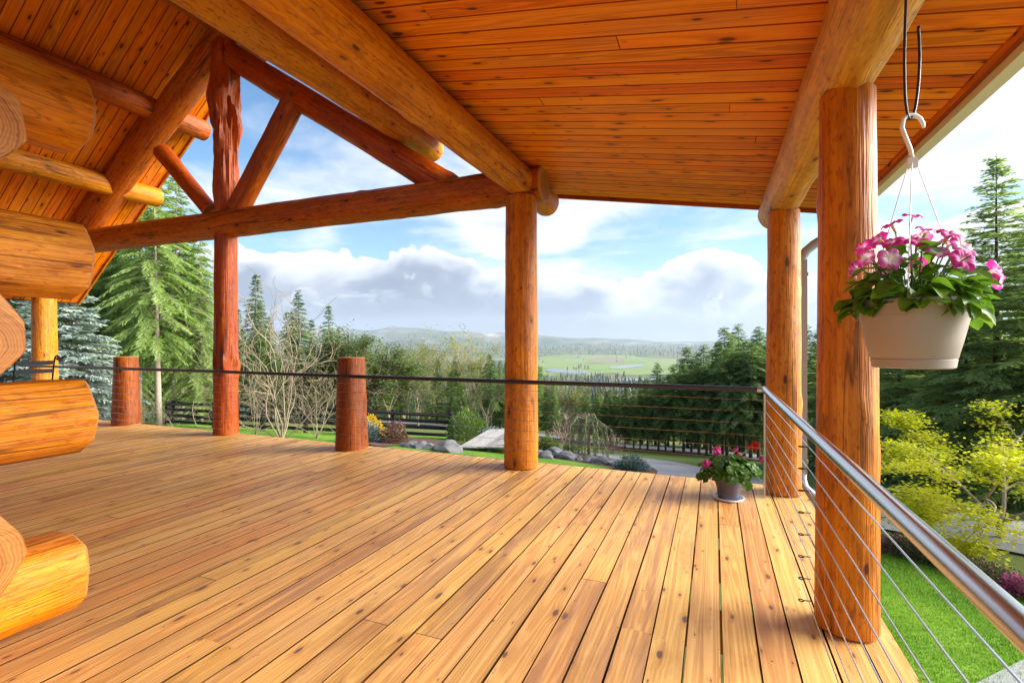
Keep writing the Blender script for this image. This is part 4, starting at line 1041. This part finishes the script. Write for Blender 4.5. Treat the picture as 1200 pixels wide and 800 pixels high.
# ---- black rail fence
fn = empty('rail_fence', GP(461, 511), 'black four rail wooden fence across the lawn', 'fence')
fpx = [(196, 498), (251, 501.5), (308, 505.5), (358, 507.5), (411, 510), (461, 512), (528, 515)]
fp = [GP(*p) for p in fpx]; FH = 1.16
for i, p in enumerate(fp):
    w = .10 if i == len(fp)-1 else .07
    b = MB(); b.box((p.x-w, p.y-w, p.z-.3), (p.x+w, p.y+w, p.z+FH+.1)); b.build('fence_post', BLACK, fn)
for p, q in zip(fp, fp[1:]):
    d = (q-p).normalized(); nrm_ = Vector((-d.y, d.x, 0)).normalized()*-.09
    for k in range(4):
        b = MB(); z = FH-.03-.30*k
        for s0, s1 in ((.075, -.075),):
            v0, v1 = p+nrm_+Vector((0, 0, z)), q+nrm_+Vector((0, 0, z)); uz = Vector((0, 0, .075)); tn = nrm_.normalized()*.02
            c8 = [v0-uz-tn, v1-uz-tn, v1+uz-tn, v0+uz-tn, v0-uz+tn, v1-uz+tn, v1+uz+tn, v0+uz+tn]; ii = [b.vert(x) for x in c8]
            for f in ((0, 1, 2, 3), (7, 6, 5, 4), (0, 4, 5, 1), (3, 2, 6, 7), (0, 3, 7, 4), (1, 5, 6, 2)): b.face([ii[j] for j in f])
        b.build('fence_rail', BLACK, fn)
gt = empty('fence_gate', fp[0], 'open black gate set at an angle to the rail fence', 'gate')
p, q = GP(203, 497)+Vector((0, 0, .1)), ground_pt(222, 30.5)+Vector((0, 0, .1))
for k in range(4):
    b = MB(); b.tube([p+Vector((0, 0, 1.1-.3*k)), q+Vector((0, 0, 1.1-.3*k))], .075, 4); b.build('gate_rail', GREYW if k else BLACK, gt)
for w_ in (p, q):
    b = MB(); b.tube([w_, w_+Vector((0, 0, 1.2))], .08, 4); b.build('gate_stile', BLACK, gt)

# ---- valley woodland: thousands of small trees that read as one mass
def far_tree(b, p, h_, kind, rnd):
    v = rnd.random()
    if kind == 0:
        n = 5; r = h_*.2; a0 = rnd.uniform(0, 6)
        for z0, z1, rr0 in ((.08, .62, 1.), (.42, 1., .68)):
            base = [b.vert((p.x+math.cos(a0+6.283*j/n)*r*rr0*rnd.uniform(.8, 1.2), p.y+math.sin(a0+6.283*j/n)*r*rr0*rnd.uniform(.8, 1.2), p.z+h_*z0), v) for j in range(n)]
            t = b.vert((p.x, p.y, p.z+h_*z1), v)
            for j in range(n): b.face((base[j], base[(j+1) % n], t))
    else:
        r = h_*.36
        for lev in ((0, .25, .7), (1, .6, 1.)):
            pass
        prof_ = [(.15, .35), (.45, 1.), (.75, .8), (1., .15)]; n = 5; a0 = rnd.uniform(0, 6)
        rings = [[b.vert((p.x+math.cos(a0+6.283*j/n)*r*k*rnd.uniform(.75, 1.2), p.y+math.sin(a0+6.283*j/n)*r*k*rnd.uniform(.75, 1.2), p.z+h_*z*rnd.uniform(.93, 1.07)), v) for j in range(n)] for z, k in prof_]
        for q0, q1 in zip(rings, rings[1:]):
            for j in range(n): b.face((q0[j], q0[(j+1) % n], q1[(j+1) % n], q1[j]))
        b.face(rings[-1])
rf = random.Random(77); bc, bd = MB(), MB()
fields = [[ground_at(*p) for p in pix] for pix in ([(622, 416.5), (690, 415.5), (765, 416.5), (830, 422), (868, 436), (780, 446), (700, 443), (636, 443), (618, 430)], [(370, 420), (470, 416.5), (560, 417), (620, 421), (560, 425), (450, 425)])]
for k in range(16000):
    r = math.exp(rf.uniform(math.log(120), math.log(5600))); az = R(rf.uniform(-44, 44)); d = Vector((math.sin(az)*cs-math.cos(az)*sn, math.sin(az)*sn+math.cos(az)*cs)); x, y = d.x*r, d.y*r
    if any(inside(x, y, f) for f in fields): 
        if noise.noise((x*.006, y*.006, 5.)) < .42: continue
    cl = noise.noise((x*.0035, y*.0035, 2.))
    if r > 900 and cl < -.42: continue
    kind = 0 if rf.random() < .62+cl*.5 else 1
    if kind == 0 or True:
        hgt_ = rf.uniform(11, 19)*(1. if r > 400 else .7)*(.55 if kind else 1.)*min(2., max(1., r/2400))
        far_tree(bc if kind == 0 else bd, Vector((x, y, ground_z(x, y)-.4)), hgt_, kind, rf)
FARC = leaf_mat('far_conifers', (.018, .042, .022), (.032, .065, .030), (.055, .095, .04), trans=.1)
FARD = leaf_mat('far_broadleaf', (.10, .095, .055), (.16, .16, .06), (.25, .24, .07), trans=.1)
tag(bc.build('far_conifer_wood', FARC), 'dark conifer woodland spread over the valley floor', 'woodland', None, 'stuff')
tag(bd.build('far_broadleaf_wood', FARD), 'brown and yellow green woodland spread over the valley floor', 'woodland', None, 'stuff')
# individual trees on the slope between belt and valley
sl = random.Random(4)
for k in range(46):
    px = sl.uniform(440, 830); t = math.exp(sl.uniform(math.log(66), math.log(170))); o = bpy.data.objects.new('fir_tree', JF[k % 4]); s_ = sl.uniform(.75, 1.15)
    put(o, T(ground_pt(px, t)-Vector((0, 0, .3))) @ Matrix.Rotation(k*2.2, 4, 'Z') @ Matrix.Diagonal((s_, s_, s_, 1)))
    tag(o, 'far fir on the slope falling to the valley', 'tree', 'firs on the slope to the valley')
# ================================================================== plants in pots
def lobed_leaf(seed, L, W, curl=.25, lobes=0, n=10):
    """a leaf blade along +X with a midrib fold, drooping tip and real thickness of outline"""
    rnd = random.Random(seed); b = MB(); rows = []
    for i in range(n+1):
        t = i/n; w = W*.5*math.sin(math.pi*min(1, t**.85))**.55 if 0 < t < 1 else .0015
        z = curl*L*(.4*t-t*t)+rnd.uniform(-.01, .01)*L
        row = []
        for j in range(5):
            s = (j-2)/2; row.append(b.vert((t*L, s*w, z+abs(s)*w*.35+.10*w*math.sin(6*t+s*2)), .5+.35*(1-abs(s))*.3+rnd.uniform(-.08, .08)))
        rows.append(row)
    for r0, r1 in zip(rows, rows[1:]):
        for j in range(4): b.face((r0[j], r1[j], r1[j+1], r0[j+1]))
    return b
def round_leaf(seed, Rr, cup=.25, n=18):
    rnd = random.Random(seed); b = MB(); c = b.vert((0, 0, 0), .3); rings = []
    for k, t in enumerate((.5, 1.)):
        ring = []
        for j in range(n):
            a = 2*math.pi*j/n+.0; r = Rr*t*(1+.10*math.cos(a*7)*t)*(1-.42*math.exp(-((a-math.pi)/.32)**2)*t)
            ring.append(b.vert((r*math.cos(a)+Rr*.4, r*math.sin(a), cup*Rr*t*t*(.6+.4*math.cos(3*a+seed))), .35+.3*t))
        rings.append(ring)
    for j in range(n): b.face((c, rings[0][j], rings[0][(j+1) % n])); b.face((rings[0][j], rings[1][j], rings[1][(j+1) % n], rings[0][(j+1) % n]))
    return b
def petunia(seed, Rr=.032, depth=.035):
    """funnel flower, opening along +Z, five ruffled lobes"""
    rnd = random.Random(seed); b = MB(); n = 40; rings = []; ph = rnd.uniform(0, 6)
    for k in range(9):
        t = k/8; ring = []
        for j in range(n):
            a = 2*math.pi*j/n; lob = math.cos(5*a)
            r = Rr*(.09+.16*t if t < .5 else .17+.83*((t-.5)/.5)**1.15)*(1+(.09*lob if t > .5 else 0)*t)
            z = -depth+depth*min(1, t/.55) if t < .55 else .10*Rr*math.sin((t-.55)/.45*2.2)+Rr*.13*max(0, t-.6)*2*math.sin(5*a*1.0+ph)+.06*Rr*t*math.sin(11*a+ph)
            if t > .9: z -= Rr*.16
            ring.append(b.vert((r*math.cos(a), r*math.sin(a), z), t*(1 if t < .6 else 1+.0*lob)))
        rings.append(ring)
    for r0, r1 in zip(rings, rings[1:]):
        for j in range(n): b.face((r0[j], r0[(j+1) % n], r1[(j+1) % n], r1[j]))
    return b
def petal_mat(name, stops, trans=.35):
    m, gg, out = mat(name); at = gg.node('ShaderNodeAttribute', 'Fac', attribute_name='var'); co = gg.node('ShaderNodeTexCoord', 'Object')
    x, y, z = gg.sep(co); an = gg.m('ARCTAN2', y, x)
    vein = gg.mul(gg.m('SINE', gg.mul(an, 25.)), .03); star = gg.mul(gg.m('COSINE', gg.mul(an, 5.)), .05)
    c = gg.ramp(gg.add(at, gg.add(vein, gg.add(star, gg.mul(gg.sub(gg.noise(co, 60., 3.), .5), .2)))), stops)
    d = gg.node('ShaderNodeBsdfPrincipled', 0, {'Base Color': c, 'Roughness': .55, 'Specular IOR Level': .25}); tr_ = gg.node('ShaderNodeBsdfTranslucent', 0, {'Color': c})
    mx = gg.node('ShaderNodeMixShader', 0, {0: trans}); gg.l.new(d, mx.node.inputs[1]); gg.l.new(tr_, mx.node.inputs[2]); gg.l.new(mx, out.inputs['Surface']); return m
PET1 = petal_mat('magenta_petunia', [(.25, (.50, .45, .10)), (.45, (.85, .72, .70)), (.62, (.80, .22, .50)), (.8, (.72, .05, .33)), (1., (.62, .03, .27))])
PET2 = petal_mat('pink_white_petunia', [(.25, (.55, .55, .12)), (.42, (.88, .82, .76)), (.72, (.86, .66, .76)), (.86, (.78, .20, .52)), (1., (.68, .08, .42))])
GERP = petal_mat('pink_geranium', [(.0, (.70, .04, .26)), (1., (.82, .06, .40))]); GERR = petal_mat('red_geranium', [(.0, (.60, .012, .008)), (1., (.75, .03, .015))])
LEAF = leaf_mat('petunia_leaf', (.05, .12, .014), (.13, .26, .022), (.25, .42, .045), rough=.42, trans=.3)
GLEAF = leaf_mat('geranium_leaf', (.03, .085, .012), (.075, .17, .02), (.17, .28, .035), rough=.5, trans=.28)
STEM = plain('green_stem', (.10, .16, .03), .6)
pr = random.Random(91)
def aim(p, d, roll=0., up=Vector((0, 0, 1)), axis='X', sc=1.):
    q = Vector(d).to_track_quat(axis, 'Z' if axis == 'X' else 'Y').to_matrix().to_4x4()
    return T(p) @ q @ Matrix.Rotation(roll, 4, axis) @ Matrix.Scale(sc, 4)

# ---- hanging petunia pot, straight below the eave beam
HC = Vector((.572, 1.90, 0)); ZR, ZB = 1.478, 1.268
hp = empty('hanging_flower_pot', (HC.x, HC.y, ZB), 'beige plastic hanging pot overflowing with pink petunias', 'flower pot')
b = MB(); prof = [(.0, ZB), (.098, ZB), (.104, ZB+.004), (.1075, ZB+.028), (.1055, ZB+.030), (.1085, ZB+.033), (.122, ZB+.09), (.135, ZB+.15), (.1425, ZR-.022), (.1425, ZR-.018)]
b.lathe(prof, 56); b.v = [(x+HC.x, y+HC.y, z) for x, y, z in b.v]; POT = o = b.build('pot', POTM, hp, smooth=True); sharp(o.data, 35)
b = MB(); b.lathe([(.1425, ZR-.019), (.149, ZR-.019), (.151, ZR-.016), (.151, ZR-.002), (.149, ZR), (.140, ZR), (.138, ZR-.003), (.138, ZR-.05)], 56); b.v = [(x+HC.x, y+HC.y, z) for x, y, z in b.v]; o = b.build('rim', POTM, POT, smooth=True); sharp(o.data, 35)
b = MB(); b.lathe([(.138, ZR-.03), (.09, ZR-.018), (.0, ZR-.012)], 40); b.v = [(x+HC.x, y+HC.y, z) for x, y, z in b.v]; b.build('soil', SOIL, POT, smooth=True)
HK = Vector((HC.x, HC.y, 1.905))                                   # where the hanger's strands meet
camr = Vector((cs, sn, 0))                                        # for orienting the hook plane roughly across the porch
for k, a in enumerate((.15, 2.25, 4.35)):
    e = HC+Vector((math.cos(a)*.146, math.sin(a)*.146, ZR-.004))
    b = MB(); b.tube([e+Vector((0, 0, -.012)), e, HK+Vector((math.cos(a)*.012, math.sin(a)*.012, .0))], .0016, 6); b.build('hanger_strand', WHITEP, hp)
b = MB(); b.box((HK.x-.013, HK.y-.008, HK.z-.012), (HK.x+.013, HK.y+.008, HK.z+.018)); b.build('hanger_clip', WHITEP, hp)
hk = [HK+camr*(u_*1.0)+Vector((0, 0, w_)) for u_, w_ in ((.0, .015), (-.006, .045), (-.022, .085), (-.032, .112), (-.028, .138), (-.012, .152), (.008, .152), (.024, .142), (.034, .125), (.036, .112))]
b = MB(); b.tube(hk, [.0065]*6+[.0065, .006, .0055, .004], 8); b.build('hook', WHITEP, hp, smooth=True)
# the cord it hangs from: over the beam, down through the hook and up again
cd = MB(); q0 = HK+camr*-.012+Vector((0, 0, .139))
cp = [(-.012, .75), (-.020, .55), (-.026, .35), (-.024, .22), (-.018, .165), (-.010, .139), (.002, .148), (.014, .20), (.022, .28), (.024, .36), (.020, .43)]
cpts = []
for i in range(len(cp)-1):
    p0, p1, p2, p3 = (Vector(cp[max(i-1, 0)]), Vector(cp[i]), Vector(cp[i+1]), Vector(cp[min(i+2, len(cp)-1)]))
    for k in range(4):
        t = k/4; v = .5*((2*p1)+(p2-p0)*t+(2*p0-5*p1+4*p2-p3)*t*t+(3*p1-p0-3*p2+p3)*t**3); cpts.append(HK+camr*v.x+Vector((.0, -.008+.004*i*.3, v.y)))
cpts.append(HK+camr*cp[-1][0]+Vector((0, 0, cp[-1][1])))
cd.tube(cpts, .0042, 8); cd.build('cord', CORD, hp, smooth=True)
# leaves
LM = [lobed_leaf(200+k, .062, .050, .30+.12*k).mesh('leaf', LEAF, True) for k in range(4)]+[lobed_leaf(220+k, .045, .016, .3).mesh('leaf', LEAF, True) for k in range(2)]
top0 = Vector((HC.x, HC.y, ZR))
for k in range(240):
    a = pr.uniform(0, 6.283); rad = .165*math.sqrt(pr.random()); rim_ = rad > .115
    z = ZR+.004+.175*(1-(rad/.19)**2)*pr.random()**1.25
    if rim_ and pr.random() < .55: rad = pr.uniform(.14, .165); z = ZR+pr.uniform(-.02, .05)
    p = Vector((HC.x+math.cos(a)*rad*.86, HC.y+math.sin(a)*rad*.86, z))
    d = Vector((math.cos(a+pr.uniform(-.9, .9)), math.sin(a+pr.uniform(-.9, .9)), pr.uniform(-.5, .7) if not rim_ else pr.uniform(-.9, .35)))
    small = z > ZR+.075 and pr.random() < .5
    me = LM[pr.choice((4, 5))] if small else LM[pr.randrange(4)]
    put(bpy.data.objects.new('leaf', me), aim(p, d, pr.uniform(-.6, .6), sc=pr.uniform(.6, 1.12)), hp)
for k in range(5):                                                 # the sprays spilling over the rim
    for j in range(7):
        a0 = (3.75, 4.6, 5.5, 3.0, .2)[k]; a = a0+pr.uniform(-.22, .22)
        p = Vector((HC.x+math.cos(a)*.15, HC.y+math.sin(a)*.15, ZR+pr.uniform(-.045, .025))); d = Vector((math.cos(a+pr.uniform(-.8, .8)), math.sin(a+pr.uniform(-.8, .8)), pr.uniform(-1.1, .2)))
        put(bpy.data.objects.new('leaf', LM[pr.randrange(4)]), aim(p, d, pr.uniform(-.5, .5), sc=pr.uniform(.55, 1.1)), hp)
for k in range(26):
    a = pr.uniform(0, 6.283); b = MB(); e = pr.uniform(.05, .17)
    b.tube([top0+Vector((math.cos(a)*.04, math.sin(a)*.04, 0)), top0+Vector((math.cos(a)*e*.6, math.sin(a)*e*.6, .08)), top0+Vector((math.cos(a)*e, math.sin(a)*e, pr.uniform(.06, .14)))], .0022, 5); b.build('stem', STEM, hp)
PM = [petunia(300+k, .031).mesh('flower', (PET1, PET2, PET1)[k], True) for k in range(3)]
TOCAM = (EYE-Vector((HC.x, HC.y, 1.6))).normalized(); side = Vector((TOCAM.y, -TOCAM.x, 0)).normalized()*-1
# flower heads: across (towards the right seen from the deck), height above the rim, towards the deck, facing, kind, size
FLW = [(-.105, .085, .05, (-.2, -.9, .35), 1, 1.15), (-.075, .125, .02, (-.5, -.3, .9), 0, 1.0), (-.125, .115, -.02, (-.8, -.2, .5), 0, .9), (-.06, .165, .0, (-.4, .1, 1.), 0, .95), (-.02, .125, .04, (-.2, -.5, .9), 0, 1.0),
       (.01, .185, -.01, (.1, -.3, 1.), 0, .85), (.035, .165, .01, (.2, -.4, .9), 1, 1.0), (.06, .135, .05, (.1, -.6, .8), 0, 1.05), (.075, .11, .07, (.25, -.8, .6), 1, 1.25), (.045, .085, .10, (.0, -.9, .5), 0, 1.2),
       (.015, .11, .06, (-.1, -.7, .7), 1, 1.0), (.10, .14, .01, (.3, -.2, .9), 0, .9), (.115, .105, .03, (.5, -.6, .6), 1, 1.1), (.185, .065, .05, (.8, -.5, .25), 0, 1.2), (.205, .04, .04, (.9, -.3, .0), 1, 1.0),
       (-.155, .09, .03, (-.9, -.3, .3), 1, .8), (.0, .145, -.05, (0, .4, .9), 0, 1.), (-.04, .15, -.07, (-.2, .7, .7), 0, 1.), (.08, .15, -.06, (.2, .6, .8), 1, 1.), (.02, .10, -.12, (.1, .9, .4), 0, 1.), (-.08, .09, -.11, (-.3, .9, .3), 0, 1.), (.11, .09, -.1, (.5, .7, .4), 0, 1.)]
cx_ = camr; cf_ = Vector((-sn, cs, 0))
for u_, z_, f_, d, kd, sc_ in FLW:
    p = top0+cx_*(u_*1.08)-cf_*(f_*1.2)+Vector((0, 0, z_*1.36+pr.uniform(-.012, .018))); dd = (cx_*d[0]+cf_*-d[1]*-1*1.0+Vector((0, 0, d[2])))
    fo = put(bpy.data.objects.new('flower', PM[kd if kd else pr.choice((0, 2))]), aim(p, dd, pr.uniform(0, 6), axis='Z', sc=sc_*1.0), hp)
    b = MB(); b.tube([top0+cx_*(u_*.5)-cf_*f_*.5+Vector((0, 0, z_*.35)), p-dd.normalized()*.03*sc_], .002, 5); b.build('stem', STEM, hp)

# ---- geranium pot on the deck
GC = Vector((.115, 4.66, 0))
gp = empty('geranium_pot', (GC.x, GC.y, 0), 'slate blue pot of pink and red geraniums standing on the deck', 'flower pot')
b = MB(); b.lathe([(.0, .012), (.082, .012), (.088, .016), (.096, .09), (.118, .165), (.128, .172), (.132, .176), (.132, .196), (.128, .199), (.118, .199), (.116, .17)], 40); b.v = [(x+GC.x, y+GC.y, z) for x, y, z in b.v]; o = b.build('pot', BLUEPOT, gp, smooth=True); sharp(o.data, 35)
b = MB(); b.lathe([(.0, .002), (.10, .002), (.118, .005), (.124, .022), (.119, .022), (.112, .010), (.0, .009)], 36); b.v = [(x+GC.x, y+GC.y, z) for x, y, z in b.v]; b.build('saucer', WHITEP, gp, smooth=True)
b = MB(); b.lathe([(.117, .18), (.0, .186)], 24); b.v = [(x+GC.x, y+GC.y, z) for x, y, z in b.v]; b.build('soil', SOIL, gp)
GM = [round_leaf(400+k, .040, .2+.12*k).mesh('leaf', GLEAF, True) for k in range(3)]
for k in range(190):
    a = pr.uniform(0, 6.283); el = math.asin(pr.uniform(-.25, 1.)); u_ = pr.uniform(.55, 1.)
    d = Vector((math.cos(a)*math.cos(el), math.sin(a)*math.cos(el), math.sin(el)))
    p = GC+Vector((0, 0, .225))+Vector((d.x*.245, d.y*.245, d.z*.155))*u_
    if p.z < .13: continue
    n_ = (d+Vector((0, 0, .8))+Vector((pr.uniform(-.5, .5), pr.uniform(-.5, .5), pr.uniform(-.2, .2)))).normalized()
    put(bpy.data.objects.new('leaf', GM[k % 3]), aim(p, n_, pr.uniform(0, 6), axis='Z', sc=pr.uniform(.65, 1.2)), gp)
for k in range(22):
    a = pr.uniform(0, 6.283); b = MB(); e = pr.uniform(.1, .2)
    b.tube([GC+Vector((math.cos(a)*.04, math.sin(a)*.04, .17)), GC+Vector((math.cos(a)*e*.7, math.sin(a)*e*.7, .26)), GC+Vector((math.cos(a)*e, math.sin(a)*e, .28))], .003, 5); b.build('stem', STEM, gp)
def head_mesh(seed, m):
    rnd = random.Random(seed); b = MB()
    for k in range(22):
        d = Vector((rnd.gauss(0, 1), rnd.gauss(0, 1), rnd.gauss(.3, .8))).normalized(); c = d*.026; o1 = d.orthogonal().normalized(); o2 = d.cross(o1)
        for j in range(5):
            a = 2*math.pi*j/5+rnd.random(); e = o1*math.cos(a)+o2*math.sin(a)
            diamond(b, c, (e*.018+d*.004), .0068, d, 0, rnd.random())
    return b.mesh('flower_head', m)
HM = [head_mesh(k, GERP) for k in range(2)]+[head_mesh(k+5, GERR) for k in range(2)]
for px, py, kd, sc_, dp in ((840, 528, 0, 1.1, 4.35), (828, 543, 1, 1.05, 4.25), (862, 527, 0, .6, 4.6), (866, 533, 1, .6, 4.3), (872, 541, 0, .45, 4.25), (885, 522, 2, 1.2, 4.45), (879, 524, 3, .85, 4.4), (894, 538, 1, 1.1, 4.4), (897, 541, 0, .8, 4.38)):
    p = at_depth(px, py, dp); put(bpy.data.objects.new('flower_head', HM[kd]), aim(p, (pr.uniform(-.4, .4), -.5, .8), pr.uniform(0, 6), axis='Z', sc=sc_), gp)
    b = MB(); b.tube([GC+Vector((0, 0, .2)), (GC+Vector((0, 0, .3))+p)/2, p], .0028, 5); b.build('stem', STEM, gp)

# ---- wrought iron chair at the far end of the deck
CO = Vector((-9.35, 3.95, 0)); ch = empty('patio_chair', CO, 'tall black iron patio chair seen through the gap between log ends', 'chair')
def cb(name, pts, r, n=8): b = MB(); b.tube([CO+Vector(p) for p in pts], r, n); return b.build(name, BLACK, ch, smooth=True)
for sx in (-.22, .22):
    cb('back_post', [(.22, sx, .0), (.22, sx, .45), (.29, sx, .8), (.34, sx, 1.08), (.375, sx, 1.15), (.42, sx, 1.165), (.445, sx, 1.13), (.425, sx, 1.105), (.40, sx, 1.12)], .012)
    cb('leg', [(-.22, sx, 0.), (-.22, sx, .44)], .012)
    cb('arm_rest', [(-.22, sx, .44), (-.2, sx, .66), (.0, sx, .68), (.27, sx, .68)], .011)
b = MB(); b.box((CO.x-.24, CO.y-.24, .44), (CO.x+.24, CO.y+.24, .465)); b.build('seat', BLACK, ch)
for z, x in ((.62, .255), (.78, .285), (.94, .315), (1.06, .338)):
    b = MB(); b.box((CO.x+x-.008, CO.y-.225, z-.03), (CO.x+x+.008, CO.y+.225, z+.03)); b.build('back_slat', BLACK, ch)

# ---- grass blades on the lawn below the right side of the deck
gb = MB(); gr = random.Random(3); poly = smooth_poly([Vector(p[:2]) for p in lawn_r], 1); xs_ = [p.x for p in poly]; ys_ = [p.y for p in poly]; cnt = 0
while cnt < 52000:
    x, y = gr.uniform(.75, max(xs_)), gr.uniform(min(ys_), max(ys_))
    if not inside(x, y, poly): continue
    cnt += 1; z = ground_z(x, y)+.02; a = gr.uniform(0, 6.283); h_ = gr.uniform(.03, .065); w = .0045; ln = gr.uniform(0, .03); a2 = gr.uniform(0, 6.283)
    v = min(1, max(0, .5+.5*noise.noise((x*1.2, y*1.2, 0))+gr.uniform(-.3, .3)))
    i = [gb.vert((x-math.cos(a)*w, y-math.sin(a)*w, z), v), gb.vert((x+math.cos(a)*w, y+math.sin(a)*w, z), v), gb.vert((x+math.cos(a2)*ln, y+math.sin(a2)*ln, z+h_), v)]
    gb.face(i)
GRASS = leaf_mat('grass_blade', (.07, .17, .012), (.15, .31, .02), (.31, .42, .06), trans=.4)
tag(gb.build('grass', GRASS), 'bright green mown grass below the deck', 'grass', None, 'stuff')
# ================================================================== air
def haze():
    b = MB(); b.box((-9400, -9400, -125), (9400, 9400, 520))
    m = bpy.data.materials.new('haze'); m.use_nodes = True; t = m.node_tree; t.nodes.clear()
    o = t.nodes.new('ShaderNodeOutputMaterial'); v = t.nodes.new('ShaderNodeVolumePrincipled')
    v.inputs['Color'].default_value = (.74, .86, 1., 1); v.inputs['Density'].default_value = 8e-5; v.inputs['Anisotropy'].default_value = .2
    t.links.new(v.outputs[0], o.inputs['Volume'])
    tag(b.build('haze', m), 'pale blue haze over the valley', 'haze', None, 'stuff')
haze()
